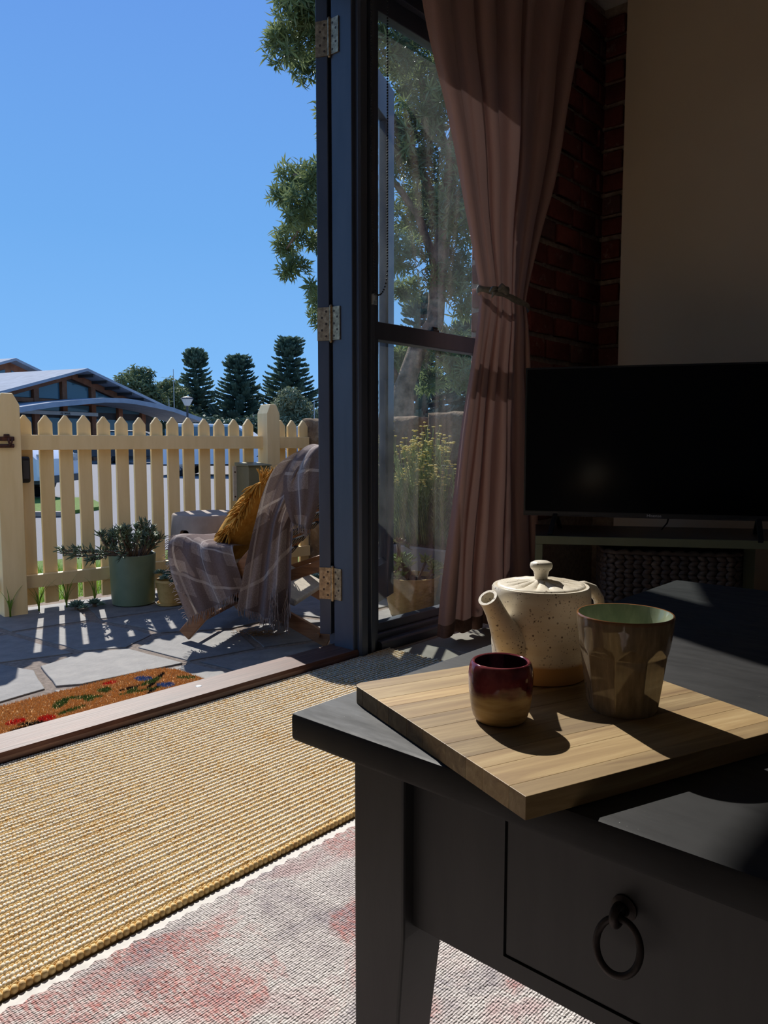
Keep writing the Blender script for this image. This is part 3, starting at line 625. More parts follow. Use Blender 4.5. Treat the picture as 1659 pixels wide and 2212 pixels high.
# ------------------------------------------------------------ low table
TX0, TX1, TY0, TY1, TZ = 0.552, 1.668, -0.285, 0.634, 0.48
tb_ = thing('coffee_table', 'black painted wooden coffee table with a drawer and tapered legs', 'table', (0, 0, 0))
MB().box((TX0, TY0, TZ - 0.032), (TX1, TY1, TZ)).build('tabletop', M['table_top'], tb_, bevel=0.005, smooth=40)
def leg(x0, x1, y0, y1, sx, sy):
    b = MB(); z1, z0 = TZ - .032, 0.0075
    tx, ty = 0.022, 0.020
    ax0, ax1 = (x0, x1 - tx) if sx > 0 else (x0 + tx, x1); ay0, ay1 = (y0 + ty, y1) if sy > 0 else (y0, y1 - ty)
    zk = 0.27
    lv = [(x0, x1, y0, y1, z1), (x0, x1, y0, y1, zk), (ax0, ax1, ay0, ay1, z0)]
    vs = []
    for (a, c, d, e, z) in lv: vs += [(a, d, z), (c, d, z), (c, e, z), (a, e, z)]
    fs = [(0, 1, 2, 3), (11, 10, 9, 8)]
    for l in range(2):
        for i in range(4): j = (i + 1) % 4; fs.append((l * 4 + i, (l + 1) * 4 + i, (l + 1) * 4 + j, l * 4 + j))
    b.add(vs, fs); return b.build('leg', M['table_body'], tb_, bevel=.003)
leg(.570, .640, .483, .553, 1, 1); leg(.570, .640, -.204, -.134, 1, -1); leg(1.58, 1.65, .483, .553, -1, 1); leg(1.58, 1.65, -.204, -.134, -1, -1)
ap = MB(); AX = 0.586                                   # front apron leaves an opening for the drawer
DY0, DY1, DZ0, DZ1 = -0.023, 0.373, 0.297, 0.441
ap.box((AX, DY1, 0.279), (AX + .022, .486, TZ - .032)); ap.box((AX, -.137, 0.279), (AX + .022, DY0, TZ - .032)); ap.box((AX, DY0, 0.279), (AX + .022, DY1, DZ0)); ap.box((AX, DY0, DZ1), (AX + .022, DY1, TZ - .032))
ap.build('front_apron', M['table_body'], tb_)
MB().box((.64, .520, .279), (1.58, .541, TZ - .032)).build('side_apron', M['table_body'], tb_); MB().box((.64, -.192, .279), (1.58, -.171, TZ - .032)).build('side_apron', M['table_body'], tb_)
MB().box((1.612, -.134, .279), (1.634, .483, TZ - .032)).build('back_apron', M['table_body'], tb_)
dr = MB().box((AX + .0008, DY0 + .0018, DZ0 + .0018), (AX + .021, DY1 - .0018, DZ1 - .0018)).build('drawer', M['table_body'], tb_, bevel=.0015)
MB().box((AX + .021, DY0 + .012, DZ0 + .005), (1.0, DY1 - .012, DZ1 - .02)).build('drawer_box', M['stand_dark'], dr)
for yy in (0.256, 0.094):
    pu = MB(); pu.lathe([(0, 0), (.011, 0), (.011, .002), (.006, .004), (.0045, .008)], 18)
    po = pu.build('ring_pull', M['iron'], dr, smooth=40, loc=(AX + .001, yy, .394)); po.rotation_euler = (0, radians(-90), 0)
    ey = MB(); ey.tube([(AX - .013 + .0075 * cos(t), yy, .394 + .0075 * sin(t)) for t in [2 * pi * i / 20 for i in range(20)]], .0036, 10, closed=True); ey.build('eye', M['iron'], dr, smooth=180)
    rg_ = MB(); c0 = Vector((AX - .016, yy - .004, .3715))
    rg_.tube([c0 + Vector((.007 * sin(t) - .003, .0185 * cos(t), .0200 * sin(t))) for t in [2 * pi * i / 40 for i in range(40)]], .0030, 10, closed=True); rg_.build('ring', M['iron'], dr, smooth=180)

# ------------------------------------------------------------ chopping board: glued strips
BA = radians(-20.8)
bd = thing('chopping_board', 'thick acacia chopping board overhanging the corner of the black table', 'board', (0.626, 0.608, TZ), BA)
BL, BW, BT = 0.330, 0.322, 0.0205
edges = [0, .026, .062, .088, .128, .160, .202, .236, .262, .300, BW]
MB().box((.004, -BW + .004, .0), (BL - .004, -.004, BT * .5)).build('core', M['board'], bd)
for a, b in zip(edges, edges[1:]):
    if a == 0: pp = [(0.010, -a), (.003, -a - .003), (0, -a - .010), (0, -b), (BL, -b), (BL, -a)]
    else: pp = [(0, -a), (0, -b), (BL, -b), (BL, -a)]
    MB().prism(pp, 0.0006, BT).build('strip', M['board'], bd, bevel=.0005)
BZ = TZ + BT

# ------------------------------------------------------------ teapot
tp = thing('teapot', 'speckled cream stoneware teapot with fluted lid on the chopping board', 'teapot', (0.803, 0.466, BZ))
pb = MB(); prof = [(0.0, 0.001), (.050, .0), (.0535, .002), (.0555, .008), (.0562, .026), (.0565, .028), (.0578, .040), (.0585, .060), (.0584, .085), (.0582, .100), (.0578, .107), (.0562, .1095), (.053, .1095), (.0515, .107), (.0505, .100), (.050, .05), (.045, .012), (0, .010)]
pb.lathe(prof, 96, 0, lambda r, z, t: r + (.0007 * sin(3 * t + z * 60) if r > .04 else 0)); pb.build('body', M['pot'], tp, smooth=40)
lid = MB()
def lidr(r, z, t): return r
seg = 112
lp = [(.0525, .1045), (.0528, .108), (.0515, .1105), (.048, .1120), (.042, .1130), (.034, .1140), (.026, .1150), (.019, .1158), (.012, .1164), (0, .1164)]
vs, fs = [], []
for (r, z) in lp:
    for k in range(seg):
        t = 2 * pi * k / seg; fl_ = abs(sin(t * 8)); dz = -0.0024 * (1 - fl_ ** 0.6) if .016 < r < .046 else 0
        if .044 < r < .05: dz -= .0007
        vs.append((r * cos(t), r * sin(t), z + dz))
for i in range(len(lp) - 1):
    for k in range(seg): l = (k + 1) % seg; fs.append((i * seg + k, i * seg + l, (i + 1) * seg + l, (i + 1) * seg + k))
lid.add(vs, fs); lo_ = lid.build('lid', M['pot'], tp, smooth=60)
kb = MB(); kb.lathe([(.008, .1150), (.0078, .1195), (.0092, .126), (.0125, .1295), (.0135, .1330), (.0125, .1362), (.008, .1382), (0, .139)], 40); kb.build('knob', M['pot'], lo_, smooth=60)
spd = Vector((-0.99, 0.10, 0)).normalized(); sid = Vector((-spd.y, spd.x, 0))
spt = MB(); sp_path = [(.044, .040, .022), (.056, .050, .0205), (.066, .062, .0170), (.076, .076, .0135), (.085, .090, .0115), (.093, .101, .0108), (.0985, .1075, .0112)]
n = len(sp_path); seg = 28; vs = []; fs = []
def ringpts(i, rr):
    o_, z_, r_ = sp_path[i]; a = sp_path[max(i - 1, 0)]; b = sp_path[min(i + 1, n - 1)]
    d = (spd * (b[0] - a[0]) + Vector((0, 0, b[1] - a[1]))).normalized(); u = sid; w2 = d.cross(u)
    return [spd * o_ + Vector((0, 0, z_)) + (u * cos(t) + w2 * sin(t)) * rr for t in [2 * pi * k / seg for k in range(seg)]]
for i in range(n): vs += ringpts(i, sp_path[i][2])
vs += ringpts(n - 1, sp_path[-1][2] - .0016); vs += ringpts(n - 1, sp_path[-1][2] - .0032)
for q in range(n - 2, 1, -1): vs += ringpts(q, sp_path[q][2] - .0032)
tot = len(vs) // seg
for i in range(tot - 1):
    for k in range(seg): l = (k + 1) % seg; fs.append((i * seg + k, i * seg + l, (i + 1) * seg + l, (i + 1) * seg + k))
spt.add(vs, fs); spt.build('spout', M['pot'], tp, smooth=60)
hd = MB(); hdir = Vector((.937, -.343, 0))
hp = [(.054, .098), (.068, .100), (.082, .096), (.093, .084), (.096, .068), (.091, .052), (.080, .038), (.068, .031), (.054, .030)]
for k in range(1): hd.tube([hdir * a + Vector((0, 0, z)) for a, z in hp], [.010, .0085, .0075, .0068, .0065, .0065, .0068, .0075, .009], 14)
hd.build('handle', M['pot'], tp, smooth=180)

# ------------------------------------------------------------ tall faceted mug
mg = thing('faceted_mug', 'tall olive brown glazed mug with thumb facets and pale green inside', 'mug', (0.757, 0.339, BZ))
RP = [(0.0, .034), (.006, .0370), (.03, .0408), (.05, .0434), (.068, .0456), (.082, .0474), (.092, .0488), (.102, .0495)]
NFC = 9
def mr(z, t):
    r = interp(RP, z); p = (t + .12) % (2 * pi / NFC) - pi / NFC
    ap_ = .0340 + .0088 * min(1, z / .066) + max(0, z - .062) * .30
    fl_ = ap_ / cos(p); k = 0.0006
    return min(r, fl_) if r - fl_ > k else (r if fl_ > r else lerp(r, fl_, .9))
zs = [i / 70 * .100 for i in range(71)]
mo = MB(); seg = 216; vs = []
for z in zs:
    for k in range(seg): t = 2 * pi * k / seg; r = mr(z, t); vs.append((r * cos(t), r * sin(t), z))
for (r, z) in ((.0494, .1012), (.0484, .1021), (.0472, .1018)):
    for k in range(seg): t = 2 * pi * k / seg; vs.append((r * cos(t), r * sin(t), z))
fs = [(i * seg + k, i * seg + (k + 1) % seg, (i + 1) * seg + (k + 1) % seg, (i + 1) * seg + k) for i in range(len(vs) // seg - 1) for k in range(seg)]
fs.append(tuple(range(seg - 1, -1, -1))); mo.add(vs, fs); mo.build('body', M['mug'], mg, smooth=50)
MB().lathe([(.0472, .1018), (.0458, .098), (.0405, .082), (.0355, .06), (.031, .02), (.026, .010), (0, .008)], 96).build('inside', M['celadon'], mg, smooth=180)

# ------------------------------------------------------------ small cup
cp = thing('small_cup', 'small round cup with maroon glazed top and bare tan base', 'cup', (0.643, 0.417, BZ))
cpn = lambda r, z, t: r * (1 + .012 * sin(2 * t + 1) + .006 * sin(3 * t)) if r > .01 else r
cb_ = MB().lathe([(0, .001), (.0225, .0), (.0255, .002), (.0278, .006), (.0300, .014), (.0318, .026), (.0326, .038), (.0328, .048), (.0318, .055), (.0306, .0588), (.0292, .0608), (.0278, .0610), (.0266, .0598)], 80, 0, cpn); cb_.build('body', M['cup'], cp, smooth=180)
MB().lathe([(.0266, .0598), (.0272, .054), (.0278, .045), (.0272, .03), (.024, .014), (.014, .008), (0, .007)], 80, 0, cpn).build('inside', M['cup_in'], cp, smooth=180)

# ------------------------------------------------------------ television and stand
tv = thing('television', 'wide black flat television standing on the olive stand', 'television', (2.809, 1.157, 0), radians(-64.3))
Wt, Zb, Zt = 0.4825, 0.4965, 1.064
MB().box((-Wt, 0.0, Zb), (Wt, .022, Zt)).build('case', M['tv_plastic'], tv, bevel=.003)
MB().box((-Wt + .25, .022, Zb + .01), (Wt - .25, .07, Zb + .33)).build('rear_housing', M['tv_plastic'], tv, bevel=.01)
MB().box((-Wt + .007, -.0012, Zb + .018), (Wt - .007, .001, Zt - .007)).build('screen', M['screen'], tv)
bz = MB(); bz.box((-Wt, -.003, Zb), (Wt, .0, Zb + .016)); bz.box((-Wt, -.003, Zt - .006), (Wt, 0, Zt)); bz.box((-Wt, -.003, Zb + .016), (-Wt + .006, 0, Zt - .006)); bz.box((Wt - .006, -.003, Zb + .016), (Wt, 0, Zt - .006)); bz.build('bezel', M['tv_plastic'], tv)
MB().box((-Wt, -.0045, Zb - .001), (Wt, .002, Zb + .004)).build('lower_lip', M['iron'], tv)
for sx in (-.36, .36):
    ft = MB(); ft.beam((sx, .011, Zb + .01), (sx - .012, -.115, .4345), .018, .012); ft.beam((sx, .011, Zb + .01), (sx + .012, .135, .4345), .018, .012); ft.build('foot', M['tv_plastic'], tv, bevel=.002)
cu = bpy.data.curves.new('logo', 'FONT'); cu.body = 'Hisense'; cu.size = .0165; cu.align_x = 'CENTER'; cu.extrude = .0003
lo2 = bpy.data.objects.new('logo', cu); COL.objects.link(lo2); lo2.parent = tv; lo2.location = (0.0, -.0035, Zb + .0035); lo2.rotation_euler = (pi / 2, 0, 0)
dg = bpy.context.evaluated_depsgraph_get(); me_ = bpy.data.meshes.new_from_object(lo2.evaluated_get(dg)); bpy.data.objects.remove(lo2)
me_.materials.clear(); me_.materials.append(M['logo']); put('logo', me_, tv, (0, -.0035, Zb + .0035), (pi / 2, 0, 0))
MB().tube([(.06, .05, Zb + .02), (.055, .10, .47), (.04, .16, .438)], .003, 8).build('cable', M['tv_plastic'], tv, smooth=180)

st = thing('tv_stand', 'low olive painted media stand with dark top under the television', 'stand', (2.493, 1.473, 0), radians(-59.2))
SL, SD, SZ = 1.15, 0.40, 0.434
MB().box((0, .004, SZ - .006), (SL, SD, SZ)).build('top', M['stand_dark'], st)
MB().box((0, 0, SZ - .031), (SL, .022, SZ - .0005)).build('front_rail', M['stand_green'], st, bevel=.002)
MB().box((0, SD - .022, SZ - .031), (SL, SD, SZ - .006)).build('back_rail', M['stand_green'], st)
for xx in (0, SL - .027): MB().box((xx, .022, SZ - .031), (xx + .027, SD - .022, SZ - .006)).build('side_rail', M['stand_green'], st)
for xx in (0, SL - .027):
    for yy in (0, SD - .022): MB().box((xx, yy, 0), (xx + .027, yy + .022, SZ - .031)).build('leg', M['stand_green'], st, bevel=.002)
MB().box((.76, .14, 0), (.80, SD - .022, SZ - .031)).build('divider', M['stand_green'], st)

bk = thing('woven_basket', 'dark brown chunky woven basket under the olive stand', 'basket', (2.493, 1.473, 0), radians(-59.2))
def rr_path(n, cx_, cy_, hx, hy, r):
    per = []; L = [(2 * (hx - r)), (pi * r / 2), (2 * (hy - r)), (pi * r / 2)] * 2
    tot = sum(L[:4]) * 2; out = []
    segs = [((-hx + r, -hy), (1, 0), 2 * (hx - r), None), (None, (hx - r, -hy + r), -pi / 2, r), ((hx, -hy + r), (0, 1), 2 * (hy - r), None), (None, (hx - r, hy - r), 0, r),
            ((hx - r, hy), (-1, 0), 2 * (hx - r), None), (None, (-hx + r, hy - r), pi / 2, r), ((-hx, hy - r), (0, -1), 2 * (hy - r), None), (None, (-hx + r, -hy + r), pi, r)]
    for i in range(n):
        d = tot * i / n
        for p0, a, b, rr in segs:
            l = b if rr is None else pi * r / 2
            if d <= l:
                if rr is None: out.append((cx_ + p0[0] + a[0] * d, cy_ + p0[1] + a[1] * d, math.atan2(a[1], a[0])))
                else:
                    t = b + d / r; out.append((cx_ + a[0] + r * cos(t), cy_ + a[1] + r * sin(t), t + pi / 2))
                break
            d -= l
    return out
BCX, BCY, BHX, BHY = .495, .195, .245, .150
def wrow(sl, seed):
    rg = random.Random(seed); b = MB()
    for (x, y, a) in rr_path(46, BCX, BCY, BHX, BHY, .06):
        b.ball((x + rg.uniform(-.002, .002), y, rg.uniform(-.0015, .0015)), .021, .0075, .0105, 8, 6, Matrix.Rotation(a, 3, 'Z') @ Matrix.Rotation(radians(sl + rg.uniform(-6, 6)), 3, 'Y'))
    return b.mesh('woven_row', M['weave'], 180, fix=False)
wm = [wrow(22, 1), wrow(-22, 2), wrow(22, 3), wrow(-22, 4)]
z = .012; k = 0
while z < .368:
    put('woven_row', wm[k % 4], bk, (0, 0, z)); z += .0172; k += 1
rim = MB(); rp = rr_path(90, BCX, BCY, BHX, BHY, .06); rim.tube([(x, y, .374 + .003 * sin(i * 2.1)) for i, (x, y, a) in enumerate(rp)], [.010 + .003 * sin(i * 2.1) for i in range(90)], 8, closed=True); rim.build('rim', M['weave'], bk, smooth=180)
ins = MB(); ip = rr_path(60, BCX, BCY, BHX - .009, BHY - .009, .052); vs = [(x, y, .004) for x, y, a in ip] + [(x, y, .372) for x, y, a in ip]
ins.add(vs, [(i, (i + 1) % 60, 60 + (i + 1) % 60, 60 + i) for i in range(60)] + [tuple(range(60))]); ins.build('lining', M['weave'], bk)

# ------------------------------------------------------------ patio paving
PZ = -0.06
pt = struct(MB().box((-1.8, 2.03, -0.2), (3.36, 4.02, PZ - 0.005)).build('patio', M['joint']))
ST = [[(.4, 2.56), (.98, 2.54), (1.15, 2.57), (1.22, 2.82), (1.17, 3.0), (.5, 2.98)], [(1.17, 2.57), (1.24, 2.52), (1.64, 2.48), (1.61, 2.83), (1.45, 2.92), (1.24, 2.86)],
      [(1.66, 2.49), (1.96, 2.44), (2.1, 2.76), (1.82, 2.94), (1.63, 2.83)], [(.4, 2.05), (1.12, 2.05), (1.125, 2.48), (.98, 2.52), (.4, 2.54)], [(1.145, 2.49), (1.22, 2.49), (1.20, 2.535), (1.15, 2.55)],
      [(1.14, 2.05), (1.7, 2.05), (1.66, 2.46), (1.24, 2.48), (1.15, 2.47)], [(1.72, 2.05), (2.35, 2.05), (2.3, 2.3), (1.96, 2.42), (1.68, 2.46)], [(1.98, 2.44), (2.32, 2.32), (2.5, 2.55), (2.44, 2.78), (2.11, 2.76)],
      [(.5, 3.0), (1.17, 3.02), (1.43, 2.94), (1.38, 3.45), (.5, 3.4)], [(1.455, 2.94), (1.61, 2.855), (1.8, 2.965), (1.8, 3.1), (1.74, 3.4), (1.4, 3.46)], [(1.825, 2.965), (2.1, 2.785), (2.42, 2.8), (2.3, 3.3), (1.77, 3.4), (1.825, 3.1)],
      [(2.46, 2.8), (2.52, 2.56), (3.33, 2.6), (3.33, 3.3), (2.33, 3.31)], [(2.37, 2.05), (3.33, 2.05), (3.33, 2.575), (2.52, 2.535), (2.33, 2.3)], [(.5, 3.42), (1.38, 3.48), (1.36, 3.98), (.5, 3.98)],
      [(1.4, 3.48), (1.75, 3.43), (1.9, 3.92), (1.38, 3.98)], [(1.78, 3.42), (2.3, 3.33), (2.4, 3.85), (1.93, 3.92)], [(2.33, 3.33), (3.33, 3.33), (3.33, 3.72), (2.43, 3.83)],
      [(-.4, 2.05), (.38, 2.05), (.38, 2.55), (-.4, 2.5)], [(-.4, 2.53), (.38, 2.575), (.48, 2.98), (.48, 3.4), (-.4, 3.3)], [(-.4, 3.33), (.48, 3.42), (.48, 3.98), (-.4, 3.98)], [(-1.75, 2.05), (-.43, 2.05), (-.43, 2.9), (-1.75, 2.8)], [(-1.75, 2.83), (-.43, 2.93), (-.43, 3.98), (-1.75, 3.98)]]
for k, poly in enumerate(ST):
    rg = random.Random(k); cx_ = sum(p[0] for p in poly) / len(poly); cy_ = sum(p[1] for p in poly) / len(poly); out = []
    for a, b in zip(poly, poly[1:] + poly[:1]):
        L = math.dist(a, b); m_ = max(1, int(L / .06))
        for i in range(m_):
            t = i / m_; x, y = lerp(a[0], b[0], t), lerp(a[1], b[1], t); d = math.dist((x, y), (cx_, cy_)); s_ = 1 - (.009 + rg.uniform(0, .005)) / d
            out.append((cx_ + (x - cx_) * s_, cy_ + (y - cy_) * s_))
    MB().prism([(x - cx_, y - cy_) for x, y in out], -.03, rg.uniform(-.002, .002)).build('flagstone', M['flag'], pt, loc=(cx_, cy_, PZ), bevel=.003)

# street beyond the fence
struct(MB().box((-60, 4.02, -0.5), (140, 160, -0.2)).build('street', M['asphalt']))
ln = MB()
e_f = Vector((cos(radians(-7.2)), sin(radians(-7.2)), 0)); n_f = Vector((-e_f.y, e_f.x, 0)); O_f = Vector((1.543, 3.79, 0))
def fp(s, off, z): return O_f + e_f * s + n_f * off + Vector((0, 0, z))
def strip(pts_, z0, z1, name, mat, kind='structure'):
    o = MB().prism([(p.x, p.y) for p in pts_], z0, z1).build(name, mat); o['kind'] = kind; return o
strip([fp(-6, .16, 0), fp(8, .16, 0), fp(8, 1.9, 0), fp(-6, 2.9, 0)], -.3, -.16, 'verge', M['lawn'])
a_ = far(-12, 9.5, 0); b_ = far(-4.3, 10.2, 0); c_ = far(-4.1, 11.3, 0); d_ = far(-5.0, 13, 0); e2_ = far(-13, 12.6, 0)
strip([a_, b_, c_, d_, e2_], -.3, -.15, 'verge', M['lawn'])
kb2 = MB(); kb2.beam(far(-12, 9.42, -.16), far(-4.25, 10.1, -.16), .12, .06); struct(kb2.build('kerb', M['concrete']))
gb = MB()
for _ in range(5200):                                   # grass blades just beyond the fence
    s, off = R_(-.6, 2.2), R_(.18, 1.9); p = fp(s, off, -.165); h = R_(.04, .10); a = R_(0, 2 * pi); l = R_(0, .04)
    w_ = Vector((cos(a + pi / 2), sin(a + pi / 2), 0)) * .004; q = p + Vector((cos(a) * l, sin(a) * l, h))
    gb.add([p - w_, p + w_, q], [(0, 1, 2)])
g_o = stuff(gb.build('lawn_grass', M['grass'], fix=False)); tag(g_o, 'short bright green grass growing behind the picket fence', 'grass')

# ------------------------------------------------------------ picket fence
fe = thing('picket_fence', 'cream painted picket fence with two stout posts beyond the patio', 'fence', (1.543, 3.79, 0), radians(-7.2))
def picket_mesh(w_):
    h = .916; sh = .878; b = MB().prism_y([(-w_ / 2, -.035), (w_ / 2, -.035), (w_ / 2, sh), (w_ * .06, h), (-w_ * .06, h), (-w_ / 2, sh)], 0, .020); return b.mesh('picket', M['fence'], bevel=.002, bseg=1)
pk = picket_mesh(.067)
for i in range(14): put('picket', pk, fe, (.112 + .0977 * i, .090, R_(-.003, .003)), (0, R_(-.004, .004), 0))
for s in (-.21, -.31, 1.612, 1.697, 1.782): put('picket', pk, fe, (s, .090, 0))
MB().box((.066, .050, .741), (1.462, .0905, .815)).build('top_rail', M['fence'], fe, bevel=.002); MB().box((.066, .050, .055), (1.462, .0905, .119)).build('bottom_rail', M['fence'], fe, bevel=.002)
MB().box((1.545, .052, .741), (1.80, .0905, .812)).build('top_rail', M['fence'], fe, bevel=.002); MB().box((1.545, .052, .055), (1.80, .0905, .119)).build('bottom_rail', M['fence'], fe, bevel=.002)
MB().box((-.52, .050, .741), (-.05, .0905, .815)).build('top_rail', M['fence'], fe); MB().box((-.52, .050, .055), (-.05, .0905, .119)).build('bottom_rail', M['fence'], fe)
for s0, s1, y0, y1, zt in ((-.043, .066, 0, .11, 1.012), (1.455, 1.545, .0, .11, 1.006)):
    p = MB(); cm = (s0 + s1) / 2; hw = (s1 - s0) / 2
    p.prism_y([(s0, PZ - .02), (s1, PZ - .02), (s1, zt - .055), (cm + hw * .45, zt), (cm - hw * .45, zt), (s0, zt - .055)], y0, y1); p.build('post', M['fence'], fe, bevel=.003)
la = thing('gate_latch', 'rusty iron gate latch screwed to the tall fence post', 'latch', tuple(fp(0, 0, 0)), radians(-7.2))
MB().box((-.045, -.012, .786), (.034, .001, .806)).build('bar', M['rust'], la, bevel=.003); MB().box((-.012, -.016, .803), (.012, .001, .818)).build('thumb_piece', M['rust'], la, bevel=.003)
lb = MB(); lb.tube([(.006, -.012, .80), (.006, -.018, .782), (.012, -.018, .762)], .005, 8); lb.tube([(.024, -.012, .80), (.020, -.018, .782), (.012, -.018, .762)], .004, 8); lb.build('hook', M['rust'], la, smooth=180)
MB().tube([(-.045, -.010, .762), (.030, -.010, .762)], .009, 10).build('bolt', M['rust'], la, smooth=40)
kx = thing('lock_box', 'black plastic lock box fixed under the fence rail beside the post', 'lock box', tuple(fp(.096, .088, .58)), radians(-7.2))
MB().box((-.026, -.045, 0), (.022, 0, .130)).build('case', M['tv_plastic'], kx, bevel=.012, bseg=3); MB().box((-.016, -.049, .02), (.012, -.044, .11)).build('lid', M['dark_trim'], kx, bevel=.002)
mbx = thing('letterbox', 'grey green metal letterbox with sloped lid screwed to the fence', 'letterbox', tuple(fp(1.262, -.10, .405)), radians(-7.2))
MB().box((0, 0, 0), (.145, .145, .236)).build('case', M['box_green'], mbx, bevel=.003)
MB().prism_x([(-.008, .236), (-.008, .243), (.148, .256), (.148, .236)], -.006, .151).build('lid', M['box_green'], mbx, bevel=.001)
MB().box((-.022, .135, .03), (0, .145, .235)).build('bracket', M['canvas'], mbx)
for zz in (.055, .20): MB().lathe([(0, .003), (.005, .002), (.005, 0)], 10).build('screw', M['rust'], mbx, loc=(-.012, .134, zz)).rotation_euler = (pi / 2, 0, 0)

# ------------------------------------------------------------ stone wall
from mathutils import noise as mnoise
sw = snode('wall_garden')
def stone(x0, x1, y0, y1, z0, z1, amp=.022, seed=0, n=9):
    bm = bmesh.new(); bmesh.ops.create_cube(bm, size=1); bmesh.ops.subdivide_edges(bm, edges=bm.edges, cuts=n, use_grid_fill=True)
    for v in bm.verts:
        x, y, z = v.co.x + .5, v.co.y + .5, v.co.z + .5; P_ = Vector((lerp(x0, x1, x), lerp(y0, y1, y), lerp(z0, z1, z)))
        e = [max(0, 1 - min(t, 1 - t) * 6) for t in (x, y, z)]; rnd_ = sum(sorted(e)[1:]) * .018; c0 = Vector(((x0 + x1) / 2, (y0 + y1) / 2, (z0 + z1) / 2))
        P_ += (c0 - P_).normalized() * rnd_; P_ += mnoise.noise_vector(P_ * 7 + Vector((seed * 3.1, 0, 0))) * amp + mnoise.noise_vector(P_ * 24) * amp * .35
        v.co = P_
    me = bpy.data.meshes.new('stone'); bm.to_mesh(me); bm.free(); me.materials.append(M['sandstone']); me.polygons.foreach_set('use_smooth', [True] * len(me.polygons)); return put('stone', me, sw)
for zi, (z0, z1, cuts) in enumerate(((-.10, .28, (2.13, 2.62, 3.05, 3.74)), (.27, .66, (2.13, 2.45, 2.95, 3.30, 3.74)), (.65, .935, (2.13, 2.72, 3.22, 3.75)))):
    for k, (a, b) in enumerate(zip(cuts, cuts[1:])): stone(3.352, 3.62, a, b - .004, z0, z1 + (.02 if zi == 2 and k == 0 else 0), .02, zi * 7 + k)

# ------------------------------------------------------------ pots, stool and plants by the fence
def leaf_blade(b, p, d, up, L, w_, droop=.0, mi=0, thick=.0):
    d = d.normalized(); s_ = d.cross(up)
    s_ = s_.normalized() if s_.length > 1e-4 else Vector((1, 0, 0)); u = s_.cross(d)
    m_ = p + d * L * .5 - u * droop * .25; t = p + d * L - u * droop
    o = len(b.v)
    if thick: b.add([p, m_ + s_ * w_, m_ - s_ * w_, t, m_ + u * thick, m_ - u * thick], [(0, 1, 4), (0, 4, 2), (3, 4, 1), (3, 2, 4), (0, 5, 1), (0, 2, 5), (3, 1, 5), (3, 5, 2)], mi)
    else: b.add([p, m_ + s_ * w_ + u * w_ * .4, m_ - s_ * w_ + u * w_ * .4, t], [(0, 1, 3), (0, 3, 2)], mi)
def rosette(b, c, r, nl=16, tilt=0.5, up=Vector((0, 0, 1)), thick=.25, wid=.28):
    t1 = up.orthogonal().normalized(); t2 = up.cross(t1)
    for i in range(nl):
        f = i / nl; a = i * 2.39996; el = lerp(.15, 1.25, f) * tilt * 2; L = r * lerp(1.0, .45, f); d = (t1 * cos(a) + t2 * sin(a)) * cos(el) + up * sin(el)
        leaf_blade(b, c + up * (f * r * .15), d, up, L, L * wid, -L * .08, 0, L * thick * .5)
gp = thing('green_planter', 'large sage green pot of trailing grey succulent beside the picket fence', 'planter', (2.085, 3.622, PZ))
MB().lathe([(0, .004), (.098, 0), (.106, .006), (.109, .03), (.113, .16), (.118, .255), (.1175, .262), (.108, .262), (.106, .24), (0, .235)], 56).build('pot', M['sage'], gp, smooth=40)
MB().lathe([(.107, .236), (.06, .244), (0, .246)], 24).build('soil', M['soil'], gp, smooth=180)
rg = random.Random(5)
for k in range(44):
    a = rg.uniform(0, 2 * pi); out = rg.uniform(.5, 1); L = rg.uniform(.11, .19); trail = k % 5 == 2
    if trail: a = rg.uniform(2.5, 4.2); out = 1.0; L = rg.uniform(.20, .30)
    p = Vector((cos(a) * .07 * out, sin(a) * .07 * out, .24)); pts_ = [p.copy()]
    d = Vector((cos(a) * out * (1.3 if trail else .95), sin(a) * out * (.9 if trail else .8), .75 if trail else .9)).normalized()
    if d.y > .25: d.y = .10
    for q in range(6):
        p = p + d * L / 6; d = (d + Vector((rg.uniform(-.2, .2), rg.uniform(-.2, .2), (-.20 if trail and q < 3 else .12)))).normalized(); pts_.append(p.copy())
    stm = MB().tube(pts_, [.0055, .005, .0045, .004, .004, .0035, .003], 6).build('stem', M['stem'], gp, smooth=180)
    lf = MB()
    for q in range(26):
        t = rg.uniform(.35, 1) if q < 16 else rg.uniform(.88, 1); i = min(5, int(t * 6)); pp = pts_[i].lerp(pts_[i + 1], t * 6 - i); dd = (pts_[i + 1] - pts_[i]).normalized()
        sd2 = Vector((rg.uniform(-1, 1), rg.uniform(-1, 1), rg.uniform(-.5, 1))).normalized(); leaf_blade(lf, pp, dd * .7 + sd2 * .7, Vector((0, 0, 1)), rg.uniform(.03, .052), .0050, .003, 0, .0035)
    lf.build('leaves', M['succ'], stm, smooth=180)
sp2 = thing('small_yellow_pot', 'small straw yellow pot of pale rosette succulents beside the green planter', 'planter', (2.195, 3.455, PZ))
MB().lathe([(0, .010), (.050, .010), (.054, .014), (.068, .118), (.0715, .122), (.0715, .134), (.064, .134), (.062, .118), (0, .112)], 48).build('pot', M['straw'], sp2, smooth=35)
MB().lathe([(0, 0), (.058, 0), (.064, .004), (.067, .016), (.063, .016), (.058, .006), (0, .005)], 48).build('saucer', M['straw'], sp2, smooth=35)
for (x, y, z, r) in ((0, 0, .15, .052), (-.05, -.03, .142, .042), (.045, -.035, .145, .044), (.02, .05, .15, .045), (-.03, .045, .16, .042), (.07, .01, .14, .04), (-.012, -.065, .128, .038), (.01, .0, .205, .04)):
    b = MB(); rosette(b, Vector((0, 0, 0)), r, 20, .42); b.build('rosette', M['ech'], sp2, loc=(x, y, z), smooth=40)
